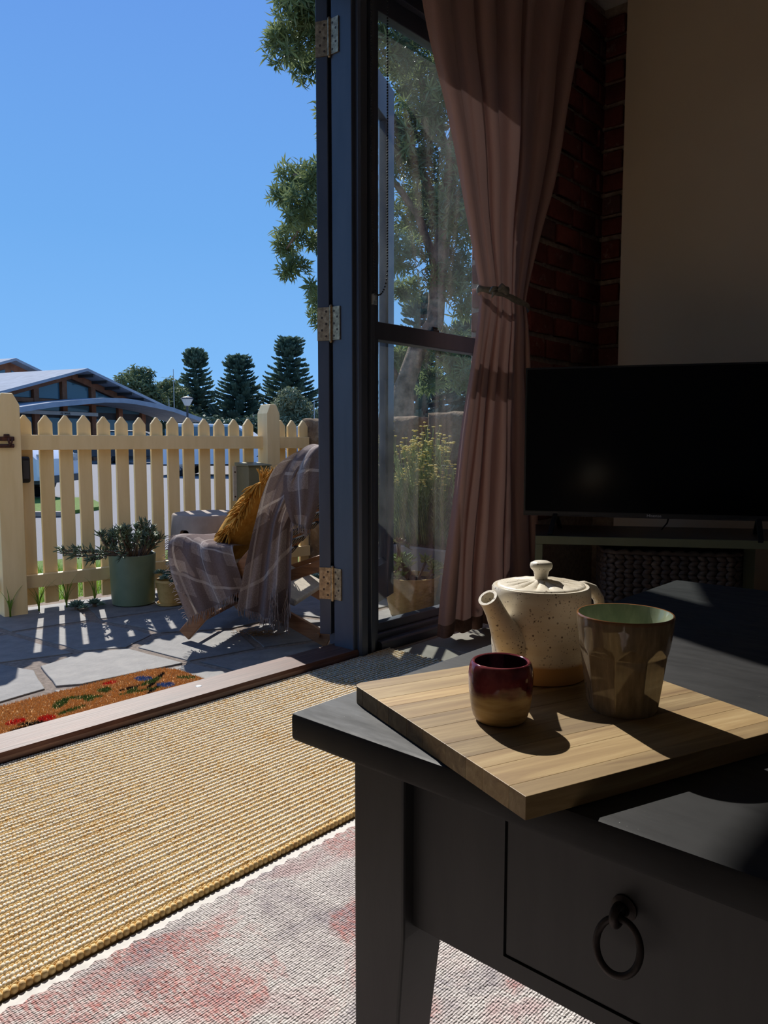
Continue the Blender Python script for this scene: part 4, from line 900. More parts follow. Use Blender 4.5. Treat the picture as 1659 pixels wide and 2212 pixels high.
MB().tube([(0, 0, .11), (.005, 0, .16), (.01, 0, .20)], .006, 6).build('stem', M['stem'], sp2)
for i, (x, y, r, lb_) in enumerate(((1.815, 3.70, .06, 'low blue green rosette growing on the paving under the fence rail'), (1.91, 3.70, .05, 'low blue green rosette tucked between fence and green planter'))):
    e_ = thing('rosette_succulent', lb_, 'succulent', (x, y, PZ)); b = MB(); rosette(b, Vector((0, 0, .015)), r, 24, .38); rosette(b, Vector((.012, -.045, .01)), r * .7, 18, .38); b.build('leaves', M['ech'], e_, smooth=40)
    MB().tube([(0, 0, -.002), (0, 0, .02)], .012, 6).build('stem', M['stem'], e_)
e_ = thing('rosette_succulent', 'clump of pale rosettes on the paving behind the folding chair', 'succulent', (3.02, 3.24, PZ)); b = MB()
for (x, y, r) in ((0, 0, .09), (.12, .03, .08), (-.09, .07, .08), (.06, -.09, .07)): rosette(b, Vector((x, y, .03)), r, 24, .45)
b.build('leaves', M['ech'], e_, smooth=40); MB().tube([(0, 0, -.002), (0, 0, .04)], .03, 8).build('stem', M['stem'], e_)
st2 = thing('garden_stool', 'pale concrete drum stool with an oval hand hole by the fence', 'stool', tuple(fp(.925, -.235, PZ)), radians(-7.2))
sb = MB().lathe([(0, .462), (.17, .4635), (.182, .462), (.187, .455), (.190, .40), (.200, .26), (.208, .12), (.212, .01), (.205, 0), (.180, 0), (.172, .26), (.163, .425), (0, .43)], 72)
sbo = sb.build('body', M['concrete'], st2)
bm = bmesh.new(); bm.from_mesh(sbo.data); bmesh.ops.remove_doubles(bm, verts=bm.verts, dist=1e-5); bmesh.ops.dissolve_degenerate(bm, edges=bm.edges, dist=1e-6); bmesh.ops.recalc_face_normals(bm, faces=bm.faces); bm.to_mesh(sbo.data); bm.free()
ha = radians(203); hdv = Vector((cos(ha), sin(ha), 0)); hsv = Vector((-sin(ha), cos(ha), 0)); cut = MB(); ring = []
for k in range(32):                                   # rounded slot cut right through the wall of the stool
    t = 2 * pi * k / 32; ring.append(hsv * (.011 * (1 if cos(t) > 0 else -1) + .018 * cos(t)) + Vector((0, 0, .370 + .018 * sin(t))))
cut.add([hdv * .12 + p for p in ring] + [hdv * .26 + p for p in ring], [tuple(range(31, -1, -1)), tuple(range(32, 64))] + [(k, (k + 1) % 32, 32 + (k + 1) % 32, 32 + k) for k in range(32)])
cuo = cut.build('cutter', M['concrete'], st2); md = sbo.modifiers.new('hand_hole', 'BOOLEAN'); md.object = cuo; md.operation = 'DIFFERENCE'; md.solver = 'EXACT'
bpy.context.view_layer.update(); dg = bpy.context.evaluated_depsgraph_get(); me_ = bpy.data.meshes.new_from_object(sbo.evaluated_get(dg)); sbo.modifiers.clear(); sbo.data = me_; bpy.data.objects.remove(cuo)
me_.polygons.foreach_set('use_smooth', [True] * len(me_.polygons)); me_.set_sharp_from_angle(angle=radians(40))

def weed(loc, lab, n=9, h=.22, seed=1):
    rg = random.Random(seed); o = thing('grass_weed', lab, 'weed', loc)
    for k in range(n):
        a = rg.uniform(0, 2 * pi); L = h * rg.uniform(.5, 1); bend = rg.uniform(.2, .8) * L; pts_ = [Vector((cos(a) * bend * t * t, sin(a) * bend * t * t, L * (t - .25 * t * t))) for t in [i / 6 for i in range(7)]]
        w_ = Vector((-sin(a), cos(a), 0)); b = MB(); vs = []
        for i, p in enumerate(pts_): ww = .0045 * (1 - i / 6.2); vs += [p - w_ * ww, p + w_ * ww]
        b.add(vs, [(2 * i, 2 * i + 1, 2 * i + 3, 2 * i + 2) for i in range(6)]); b.build('blade', M['grass'], o, smooth=180)
weed(tuple(fp(-.022, -.020, PZ)), 'tuft of long grass at the foot of the tall fence post', 12, .24, 1); weed(tuple(fp(.125, .03, PZ)), 'wispy grass tuft beside the post under the fence rail', 12, .22, 2)
weed(tuple(fp(.26, .03, PZ)), 'thin grass tuft under the fence rail between post and rosettes', 9, .26, 3); weed(tuple(fp(.40, .02, PZ)), 'thin grass tuft under the rail next to the green planter', 9, .26, 4)
dlf = thing('dry_leaf_litter', 'small heap of dry brown leaf litter on the paving by the chair', 'leaf litter', (2.10, 2.62, PZ)); b = MB(); rg = random.Random(3)
for _ in range(500):
    p = Vector((rg.gauss(0, .028) + .0, rg.gauss(0, .05), abs(rg.gauss(.004, .006)))); p = Vector((p.x * cos(.5) - p.y * sin(.5), p.x * sin(.5) + p.y * cos(.5), p.z)); a = rg.uniform(0, 6.28); leaf_blade(b, p, Vector((cos(a), sin(a), rg.uniform(-.1, .5))), Vector((0, 0, 1)), rg.uniform(.008, .018), .002)
M['litter'] = simple('dry_leaf', (150, 112, 70), .9, .3, 200); stuff(b.build('leaves', M['litter'], dlf, fix=False))

# ------------------------------------------------------------ coir door mat with a printed garden pattern
mt = thing('door_mat', 'orange coir doormat printed with leaves and flowers outside the sill', 'mat', (0, 0, PZ))
MX0, MX1, MY0, MY1, MR = .62, 1.555, 2.075, 2.485, .10
def in_mat(x, y):
    for cx_, cy_ in ((MX1 - MR, MY1 - MR),):
        if x > cx_ and y > cy_ and (x - cx_) ** 2 + (y - cy_) ** 2 > MR * MR: return False
    return MX0 < x < MX1 and MY0 < y < MY1
out = [(MX0, MY0), (MX1, MY0), (MX1, MY1 - MR)] + [(MX1 - MR + MR * cos(t), MY1 - MR + MR * sin(t)) for t in [pi / 2 * i / 10 for i in range(1, 10)]] + [(MX1 - MR, MY1), (MX0, MY1)]
MB().prism(out, .0003, .006).build('backing', M['coir'], mt)
LEAFS = [((1.06, 2.33), (1.13, 2.40), .016, 1), ((1.13, 2.40), (1.22, 2.33), .015, 1), ((1.18, 2.37), (1.17, 2.31), .012, 1), ((1.24, 2.36), (1.27, 2.41), .018, 1), ((1.29, 2.29), (1.34, 2.33), .012, 1), ((1.36, 2.33), (1.46, 2.37), .014, 1), ((1.50, 2.33), (1.54, 2.27), .013, 1), ((1.40, 2.27), (1.26, 2.30), .008, 1),
         ((1.42, 2.37), (1.40, 2.43), .022, 2), ((1.41, 2.31), (1.44, 2.25), .020, 2), ((1.36, 2.29), (1.50, 2.41), .008, 4), ((1.28, 2.34), (1.37, 2.34), .007, 4), ((1.33, 2.24), (1.40, 2.29), .008, 4),
         ((1.28, 2.44), (1.33, 2.445), .014, 3), ((.98, 2.27), (1.03, 2.26), .022, 3), ((.90, 2.30), (.96, 2.31), .018, 3), ((.88, 2.24), (1.0, 2.23), .010, 4), ((.92, 2.27), (.99, 2.25), .009, 4), ((.80, 2.40), (.90, 2.38), .012, 1), ((1.04, 2.27), (1.14, 2.29), .010, 1)]
def print_id(x, y):
    for (a, b, w_, m_) in LEAFS:
        dx, dy = b[0] - a[0], b[1] - a[1]; L2 = dx * dx + dy * dy; t = ((x - a[0]) * dx + (y - a[1]) * dy) / L2
        if 0 <= t <= 1 and abs((x - a[0]) * dy - (y - a[1]) * dx) / sqrt(L2) < w_ * (0.45 + 1.1 * sin(pi * t) ** .7) * .8: return m_
    return 0
b = MB(); rg = random.Random(11)
for _ in range(52000):
    x, y = rg.uniform(MX0, MX1), rg.uniform(MY0, MY1)
    if not in_mat(x, y): continue
    a = rg.uniform(0, 6.28); h = rg.uniform(.010, .016); l = rg.uniform(0, .007); w_ = .0016
    b.add([(x - w_ * sin(a), y + w_ * cos(a), .005), (x + w_ * sin(a), y - w_ * cos(a), .005), (x + l * cos(a), y + l * sin(a), h)], [(0, 1, 2)], print_id(x, y))
stuff(b.build('pile', [M['coir'], M['coir_green'], M['coir_blue'], M['coir_red'], M['coir_black']], mt, fix=False))

# ------------------------------------------------------------ folding chair
CA = math.atan2(.864, -.503)
ch = thing('folding_chair', 'low wooden X frame folding chair with black webbing facing the fence', 'chair', (2.138, 2.24, PZ), CA)
CWD = -.56
def plank(name, p, q, y, w_=.058, t=.022):
    p, q = Vector((p[0], y, p[1])), Vector((q[0], y, q[1])); return MB().beam(p, q, t, w_, (0, 1, 0) if False else (0, 0, 1)).build(name, M['chair_wood'], ch, bevel=.004)
for y in (0, CWD):
    s_ = 1 if y == 0 else -1
    plank('back_leg', (.615, .024), (-.065, .785), y); plank('seat_leg', (-.015, .022), (.662, .362), y - .026 * s_)
    MB().tube([(.375, y + .013 * s_, .262), (.375, y + .017 * s_, .262)], .007, 10).build('bolt', M['iron'], ch)
for (x, z) in ((.655, .362), (-.055, .772)): MB().tube([(x, .03, z), (x, CWD - .03, z)], .015, 12).build('crossbar', M['chair_wood'], ch, smooth=40)
for (x, z) in ((.575, .07), (.03, .05)): MB().tube([(x, 0, z), (x, CWD, z)], .010, 10).build('stretcher', M['chair_wood'], ch, smooth=40)
MB().beam((.36, -.49, .215), (.02, -.49, .335), .022, .045).build('brace', M['chair_wood'], ch, bevel=.003)
MB().beam((.36, -.06, .215), (.02, -.06, .335), .022, .045).build('brace', M['chair_wood'], ch, bevel=.003)
def strap(p, d):
    p = Vector((p[0], 0, p[1])); d = Vector((d[0], 0, d[1])).normalized(); n_ = Vector((-d.z, 0, d.x)) * .004
    a, c = p - d * .023, p + d * .023; vs = []
    for y in (.012, CWD - .012): vs += [a - n_ + Vector((0, y, 0)), c - n_ + Vector((0, y, 0)), c + n_ + Vector((0, y, 0)), a + n_ + Vector((0, y, 0))]
    o = MB().add(vs, [(0, 1, 2, 3), (7, 6, 5, 4), (0, 4, 5, 1), (1, 5, 6, 2), (2, 6, 7, 3), (3, 7, 4, 0)]).build('strap', M['webbing'], ch)
    cv = MB(); y = -.02
    while y > CWD + .02:
        for sgn in (1, -1):
            q0 = p + Vector((0, y, 0)) + n_ * 1.25 * sgn; cv.beam(q0 - d * .021, q0 + Vector((0, -.014, 0)), .005, .0015, n_); cv.beam(q0 + d * .021, q0 + Vector((0, -.014, 0)), .005, .0015, n_)
        y -= .045
    cv.build('chevron', M['chevron'], o)
for t in (.42, .50, .58, .66, .74, .82, .90): strap((lerp(.615, -.065, t) - .02, lerp(.024, .785, t) - .02), (-.68, .76))
for t in (.50, .60, .70, .80, .90): strap((lerp(-.015, .662, t) - .0, lerp(.022, .362, t) - .034), (.677, .34))
MB().beam((.14, CWD / 2, .165), (.60, CWD / 2, .385), .44, .03).build('seat_pad', M['canvas'], ch, bevel=.008)
# cushion
cc = thing('cushion', 'mustard yellow wool cushion with shaggy fringe leaning on the chair', 'cushion', (2.138, 2.24, PZ), CA)
C0 = Vector((.425, -.28, .475)); D1 = Vector((-.56, 0, .83)).normalized(); D2 = Vector((0, 1, 0)); D3 = D1.cross(D2).normalized() * -1
HL, HW, HT = .235, .215, .078
def cush(u, v, sg):
    a, c = 2 * u - 1, 2 * v - 1; k = max(0, (1 - abs(a) ** 3) * (1 - abs(c) ** 3)) ** .55
    ac = a * (1 - .05 * c * c); c2 = c * (1 - .05 * a * a); return C0 + D1 * HL * ac + D2 * HW * c2 + D3 * HT * k * sg
b = MB(); b.grid(lambda u, v: cush(u, v, 1), 22, 22); b.build('front_cover', M['mustard'], cc, smooth=180)
b = MB(); b.grid(lambda u, v: cush(u, v, -1), 22, 22); b.build('back_cover', M['mustard'], cc, smooth=180)
b = MB(); rg = random.Random(4)
def strand(b, p, d, L, r, g=.7):
    pts_ = [p]; q = p.copy(); dd = d.normalized()
    for _ in range(4): q = q + dd * L / 4; dd = (dd + Vector((rg.uniform(-.15, .15), rg.uniform(-.15, .15), -g * .35))).normalized(); pts_.append(q.copy())
    b.tube(pts_, [r, r, r * .95, r * .85, r * .5], 5)
for k in range(460):
    e = rg.random(); s_ = rg.uniform(-1, 1)
    if e < .5: p = C0 + D1 * HL * s_ + D2 * HW * .94; d = D2 * .6 + D3 * rg.uniform(-.3, .7) + Vector((0, 0, -.3))
    elif e < .62: p = C0 + D1 * HL * .94 + D2 * HW * s_; d = D1 * .6 + D3 * rg.uniform(0, .7)
    elif e < .9: p = C0 - D1 * HL * .94 + D2 * HW * s_; d = -D1 * .7 + D3 * rg.uniform(0, .7)
    else: p = C0 + D1 * HL * s_ - D2 * HW * .94; d = -D2 + D3 * .3
    strand(b, p, d, rg.uniform(.05, .085), .0038, .7)
stuff(b.build('fringe', M['mustard'], cc, smooth=180, fix=False))
# throw blanket
tw_ = thing('plaid_throw', 'taupe plaid wool throw with frayed fringe draped over the folding chair', 'blanket', (2.138, 2.24, PZ), CA)
def loft(rows, seed, fold=.018, nf=2.5, us=(0, 1), vs_=(0, 1)):
    n = len(rows)
    def fn(u, v):
        tabs = [[(i / (n - 1), r[k]) for i, r in enumerate(rows)] for k in range(5)]
        zl, sl, zr, sr, y = [smooth_interp(t, v) for t in tabs]
        s_ = lerp(sl, sr, u); z = lerp(zl, zr, u); f = fold * sin(2 * pi * nf * u + seed + 2.2 * v) + fold * .5 * sin(2 * pi * nf * 2.3 * u + seed * 2)
        return Vector((s_, y + f, z + .004 * sin(u * 9 + seed)))
    return fn
P1 = loft([(.165, .350, .10, .138, .040), (.28, .322, .24, .124, .052), (.42, .288, .42, .116, .052), (.54, .256, .54, .098, .05), (.64, .228, .66, .03, .046), (.73, .188, .745, -.005, .030), (.785, .135, .805, -.03, -.02), (.815, .085, .825, -.055, -.12), (.81, .06, .815, -.08, -.25), (.76, .04, .76, -.1, -.35)], 1.0, .016, 1.7)
P2 = loft([(.525, .112, .50, .035, .074), (.60, .135, .60, .0, .078), (.70, .145, .72, -.02, .066), (.785, .105, .80, -.04, .035), (.828, .07, .832, -.06, -.04), (.822, .05, .822, -.08, -.2)], 2.6, .010, 1.2)
P3 = loft([(.105, .575, .235, .335, .040), (.25, .624, .30, .350, .050), (.36, .650, .36, .372, .046), (.432, .652, .405, .39, .02), (.450, .64, .402, .40, -.06), (.425, .63, .38, .39, -.25), (.41, .63, .37, .39, -.45)], 0.3, .015, 1.6)
b = MB(); b.grid(P1, 44, 64, lambda u, v: (u * .9 + v * .25, v * 1.9 - u * .3)); b.build('back_drape', M['plaid'], tw_, smooth=180, fix=False)
b = MB(); b.grid(P2, 24, 40, lambda u, v: (u * .5 + .4 + v * .2, v * 1.1 + .2)); b.build('corner_drape', M['plaid'], tw_, smooth=180, fix=False)
b = MB(); b.grid(P3, 44, 48, lambda u, v: (u * 1.1 + .5 + v * .2, v * 1.3 + .35 + u * .3)); b.build('seat_drape', M['plaid'], tw_, smooth=180, fix=False)
b = MB(); rg = random.Random(9)
for fn, n_, side in ((P1, 90, 0), (P2, 34, 0), (P3, 70, 0)):
    for k in range(n_):
        u = (k + rg.random()) / n_; p = fn(u, 0.0); strand(b, p, Vector((rg.uniform(-.25, .25), rg.uniform(-.1, .3), -1)), rg.uniform(.022, .045), .0016, .4)
for fn, a, z, n_ in ((P3, 0, .62, 46),):
    for k in range(n_): p = fn(0, (k + rg.random()) / n_ * z); strand(b, p, Vector((.8, rg.uniform(-.2, .4), rg.uniform(-.5, .3))), rg.uniform(.012, .028), .0015, .5)
for k in range(60): p = P1(rg.uniform(.62, 1), rg.uniform(0.0, .12)); strand(b, p + Vector((0, .006, 0)), Vector((rg.uniform(-.3, .3), .2, -1)), rg.uniform(.03, .07), .0017, .4)
stuff(b.build('fringe', M['yarn'], tw_, smooth=180, fix=False))

# ------------------------------------------------------------ pots and plants outside the window
cpx = thing('patterned_pot', 'straw yellow pot with embossed diamonds holding succulents outside the window', 'planter', (2.855, 2.375, PZ))
def emb(r, z, t):
    if .02 < z < .165 and r > .09:
        a, c = t * 7 / pi, z * 22; d = abs((a + c) % 1 - .5) + abs((a - c) % 1 - .5); return r + .0022 * (1 if (d * 3) % 1 > .5 else 0)
    return r
MB().lathe([(0, .002), (.098, 0)] + [(lerp(.100, .138, i / 40), .002 + .18 * i / 40) for i in range(41)] + [(.141, .186), (.140, .192), (.132, .192), (.128, .17), (0, .168)], 140, 0, emb).build('pot', M['straw'], cpx, smooth=50)
MB().lathe([(.129, .17), (.06, .176), (0, .178)], 24).build('soil', M['soil'], cpx, smooth=180)
b = MB().tube([(-.05, .04, .17), (-.055, .042, .24), (-.045, .04, .30), (-.05, .038, .345)], [.012, .010, .009, .010], 8); as_ = b.build('aeonium_stem', M['stem'], cpx, smooth=180)
for (x, y, z, r, up) in ((-.05, .038, .35, .058, (.2, -.2, 1)), (-.02, .02, .335, .042, (.7, -.4, .8)), (-.085, .06, .34, .045, (-.6, .3, .9))): b = MB(); rosette(b, Vector((x, y, z)), r, 22, .40, Vector(up).normalized(), .12, .25); b.build('rosette', M['aeonium'], as_, smooth=40)
rg = random.Random(21)
for k in range(14):
    a = rg.uniform(0, 6.28); r0 = rg.uniform(.02, .11); c0 = Vector((cos(a) * r0, sin(a) * r0, .175)); tip = c0 + Vector((cos(a) * .04, sin(a) * .04, rg.uniform(.02, .09)))
    so_ = MB().tube([c0, c0.lerp(tip, .5), tip], .006, 6).build('succulent_stem', M['stem'], cpx); b = MB(); rosette(b, tip, rg.uniform(.045, .07), 16, .55, Vector((cos(a) * .4, sin(a) * .4, 1)).normalized(), .3, .13); b.build('rosette', M['succ_bright'], so_, smooth=40)
tr = thing('concrete_trough', 'grey concrete trough behind the patterned pot holding the flowering shrub', 'planter', (0, 0, PZ))
MB().prism([(3.04, 2.17), (3.33, 2.17), (3.33, 2.86), (3.04, 2.86)], 0, .30).build('trough', M['concrete_grey'], tr, bevel=.008)
MB().box((3.06, 2.19, .295), (3.31, 2.84, .304)).build('soil', M['soil'], tr)
hb_ = thing('flowering_shrub', 'silvery green shrub with small flat yellow flower heads outside the window', 'shrub', (3.15, 2.56, PZ + .30))
st_ = MB(); lv = MB(); fw_ = MB(); rg = random.Random(8)
for k in range(120):
    a = rg.uniform(0, 6.28); r0 = rg.uniform(0, .10); b0 = Vector((cos(a) * r0 * .8, sin(a) * r0 * 2.2, 0)); hh = rg.uniform(.30, .60) * (1.06 - .35 * abs(b0.y) / .3); lean = rg.uniform(.0, .22)
    pts_ = [b0 + Vector((cos(a) * lean * t * .6 - .07 * t, sin(a) * lean * t * .8, hh * t)) for t in [i / 5 for i in range(6)]]
    st_.tube(pts_, [.004, .0035, .003, .0025, .002, .0015], 5)
    for q in range(34):
        t = rg.uniform(.1, .86); i = min(4, int(t * 5)); p = pts_[i].lerp(pts_[i + 1], t * 5 - i); a2 = rg.uniform(0, 6.28); leaf_blade(lv, p, Vector((cos(a2) * .6, sin(a2) * .6, .9)), Vector((0, 0, 1)), rg.uniform(.03, .06) * (1.1 - .4 * t), .0028, .004)
    if rg.random() < .8:
        tip = pts_[-1]
        for q in range(rg.randint(3, 7)):
            p = tip + Vector((rg.uniform(-.03, .03), rg.uniform(-.035, .035), rg.uniform(-.015, .03))); st_.tube([pts_[-2], p], .001, 4); fw_.ball(p, .0095, .0095, .0035, 7, 4)
stuff(st_.build('stems', M['succ_bright'], hb_, smooth=180, fix=False)); stuff(lv.build('leaves', M['helich'], hb_, fix=False)); stuff(fw_.build('flower_heads', M['flower'], hb_, smooth=180, fix=False))

# ------------------------------------------------------------ the tree beyond the stone wall
def leaf_tree(blobs, b, rng, dens, Lr, wr, nl=(9, 14), spread=1.0):
    for (l, d, z, r) in blobs:
        c = far(l, d, z)
        for _ in range(int(dens * (r / .27) ** 2)):
            v = Vector((rng.gauss(0, 1), rng.gauss(0, 1), rng.gauss(0, 1))); v = v.normalized() * r * rng.uniform(.35, 1.05) ** .6; p = c + v
            ax = (v.normalized() + Vector((rng.uniform(-.5, .5), rng.uniform(-.5, .5), rng.uniform(-.2, .7)))).normalized(); t1 = ax.orthogonal().normalized(); t2 = ax.cross(t1)
            for k in range(rng.randint(*nl)):
                a = k * 2.4 + rng.uniform(-.3, .3); el = rng.uniform(-.1, 1.0) * spread; dr_ = (t1 * cos(a) + t2 * sin(a)) * cos(el) + ax * sin(el); L = rng.uniform(*Lr)
                leaf_blade(b, p - ax * rng.uniform(0, .08) * (L / .1), dr_, ax, L, rng.uniform(*wr), L * .15, 0)
TD = 7.5
def pb_(px, py, rp, d=TD): return ((px - 829.5) / 1662 * d, d, .78 + (955 - py) / 1662 * d, rp / 1662 * d)
ot = thing('overhanging_tree', 'tree with whorls of narrow grey green leaves rising behind the stone wall', 'tree', tuple(far(.18, TD, -.2)))
org = Vector(ot.location)
BL_ = [(652, 55, 62), (622, 150, 42), (682, 0, 70), (664, 180, 36), (690, 110, 60), (690, -70, 80), (610, 120, 30), (640, 400, 36), (655, 465, 50), (622, 530, 36), (684, 500, 55), (692, 400, 46), (640, 590, 34), (612, 440, 26), (686, 650, 26), (690, 690, 22), (676, 625, 18),
       (840, 150, 60), (900, 200, 80), (960, 250, 90), (1000, 150, 90), (880, 330, 78), (960, 420, 85), (900, 480, 75), (1010, 480, 80), (860, 560, 55), (960, 600, 65), (1010, 650, 55), (880, 630, 36), (905, 760, 40), (980, 760, 55), (1005, 820, 45), (850, 775, 34), (930, 830, 36), (760, 100, 85), (760, 290, 80), (760, 470, 75), (745, 590, 50), (850, 20, 90), (950, 60, 90), (760, -60, 90)]
rg = random.Random(31); b = MB(); leaf_tree([pb_(x, y, r, TD + rg.uniform(-.5, .5)) for x, y, r in BL_], b, rg, 80, (.08, .125), (.008, .012))
for i, v in enumerate(b.v): b.v[i] = (v[0] - org.x, v[1] - org.y, v[2] - org.z)
stuff(b.build('foliage', M['tree_leaf'], ot, fix=False))
def tp_(px, py, d=TD): l, d_, z, r = pb_(px, py, 1, d); return far(l, d_, z) - org
tk = MB().tube([tp_(868, 1190), tp_(868, 900), tp_(872, 840), tp_(900, 760), tp_(938, 700), tp_(945, 600), tp_(956, 500), tp_(972, 380), tp_(990, 200), tp_(1000, 40)], [.16, .12, .10, .09, .085, .08, .075, .065, .05, .03], 12); tk.build('trunk', M['bark'], ot, smooth=180)
for path_ in ([(945, 600), (900, 480), (840, 400), (760, 420), (680, 470), (625, 550)], [(956, 500), (880, 330), (790, 200), (700, 110), (630, 130)], [(870, 845), (800, 720), (740, 640), (690, 655)], [(956, 500), (1010, 440), (1040, 300)], [(972, 380), (900, 200), (850, 60), (760, 0)], [(700, 110), (660, 60), (640, 20)], [(760, 420), (690, 395), (640, 400)], [(938, 700), (980, 740), (1010, 820)]):
    MB().tube([tp_(x, y, TD + .1 * sin(x)) for x, y in path_], [lerp(.045, .010, i / (len(path_) - 1)) for i in range(len(path_))], 8).build('branch', M['bark'], ot, smooth=180)

# ------------------------------------------------------------ background: building, trees, cars, lamps
GZ = -0.2
struct(MB().box((-90, -90, -.7), (160, 160, -.51)).build('ground', M['asphalt']))
bu = thing('pavilion', 'timber and glass pavilion with grey gable roof and curved awning across the street', 'building', (19.09, 38.66, GZ), radians(16.3))
def rz(s): return 4.51 - GZ - abs(s) * .285
HWD = 6.4
for sg, nm in ((1, 'roof'), (-1, 'roof')):
    b = MB(); e0, e1 = 0, HWD * sg; yb = 13
    b.add([(e0, -1.2, rz(0)), (e1, -1.2, rz(HWD)), (e1, yb, rz(HWD)), (e0, yb, rz(0)), (e0, -1.2, rz(0) - .14), (e1, -1.2, rz(HWD) - .14), (e1, yb, rz(HWD) - .14), (e0, yb, rz(0) - .14)], [(0, 1, 2, 3), (7, 6, 5, 4), (0, 4, 5, 1), (1, 5, 6, 2), (2, 6, 7, 3), (3, 7, 4, 0)]); b.build(nm, M['roof'], bu)
for s in [i * .9 + .4 for i in range(7)]: MB().box((s, -1.15, rz(s + .1) - .27), (s + .1, -.05, rz(s + .1) - .13)).build('purlin', M['dark_trim'], bu)
MB().prism_y([(-6, .0), (6, .0), (6, rz(6) - .16), (0, rz(0) - .16), (-6, rz(6) - .16)], .16, 12.5).build('wall', M['dark_trim'], bu)
for s0 in (-4.2, -2.35, -.62, 1.28, 3.2, 5.0): MB().box((s0, -.06, 0), (s0 + .30, .2, rz(s0 + .15) - .3)).build('post', M['cedar'], bu)
for sg in (1, -1): MB().beam((0, .02, rz(0) - .32), (6.1 * sg, .02, rz(6.1) - .32), .2, .32, (0, 0, 1)).build('rafter', M['cedar'], bu)
MB().box((-6, -.02, 2.92), (6, .18, 3.12)).build('beam', M['cedar'], bu)
def gpane(s0, s1, z0): 
    o = MB().prism_y([(s0, z0), (s1, z0), (s1, rz(s1) - .52), (s0, rz(s0) - .52)], .10, .15).build('window', M['far_glass'], bu)
gpane(-4.0 + .1, -2.4, 3.16); gpane(-2.0, -.67, 3.16); gpane(-.27, 1.23, 3.16); gpane(1.63, 3.15, 3.16); gpane(3.55, 4.5, 3.16)
for a, c in ((-4.0, -2.4), (-2.0, -.67), (-.27, 1.23), (1.63, 3.15), (3.55, 4.95)):
    MB().box((a, .09, 2.56), (c, .15, 2.88)).build('window', M['far_glass'], bu); MB().box((a, .09, .15), (c, .15, 2.2)).build('window', M['far_glass'], bu)
aw = MB(); arc = [(-5.2, 2.55), (-3.4, 2.85), (-1.6, 3.05), (-.3, 3.2), (1.0, 3.24), (1.9, 3.2), (3.3, 3.08), (4.7, 2.92), (6.0, 2.65), (7.2, 2.4)]
aw.prism_y([(x, z - .02) for x, z in arc] + [(x, z - .26) for x, z in arc[::-1]], -2.6, -.1); aw.build('awning', M['roof'], bu)
MB().box((-3.6, -.35, 2.34), (1.42, -.12, 2.52)).build('sign_fascia', M['white_trim'], bu)
cu = bpy.data.curves.new('sign_text', 'FONT'); cu.body = 'ey west'; cu.size = .2; cu.align_x = 'CENTER'; cu.extrude = .005
to = bpy.data.objects.new('sign_text', cu); COL.objects.link(to); dg = bpy.context.evaluated_depsgraph_get(); me_ = bpy.data.meshes.new_from_object(to.evaluated_get(dg)); bpy.data.objects.remove(to); me_.materials.clear(); me_.materials.append(M['dark_trim'])
put('sign_text', me_, bu, (-.75, -.36, 2.375), (pi / 2, 0, 0))
b2 = thing('pavilion_wing', 'taller timber gabled wing standing behind the pavilion roof', 'building', tuple(far(-23.2, 48, GZ)), radians(16.3))
def rz2(s): return 6.1 - abs(s) * .32
for sg in (1, -1): MB().add([(0, -.8, rz2(0)), (4.2 * sg, -.8, rz2(4.2)), (4.2 * sg, 9, rz2(4.2)), (0, 9, rz2(0)), (0, -.8, rz2(0) - .16), (4.2 * sg, -.8, rz2(4.2) - .16), (4.2 * sg, 9, rz2(4.2) - .16), (0, 9, rz2(0) - .16)], [(0, 1, 2, 3), (7, 6, 5, 4), (0, 4, 5, 1), (1, 5, 6, 2), (2, 6, 7, 3), (3, 7, 4, 0)]).build('roof', M['roof'], b2)
MB().prism_y([(-4, 0), (4, 0), (4, rz2(4) - .16), (0, rz2(0) - .16), (-4, rz2(4) - .16)], 0, 8.6).build('wall', M['cedar'], b2)
for s0, s1 in ((-3.2, -1.75), (-1.45, -.2), (.25, 1.6), (1.85, 2.8)): MB().prism_y([(s0, 4.55), (s1, 4.55), (s1, rz2(s1) - .62), (s0, rz2(s0) - .62)], -.04, .02).build('window', M['far_glass'], b2)

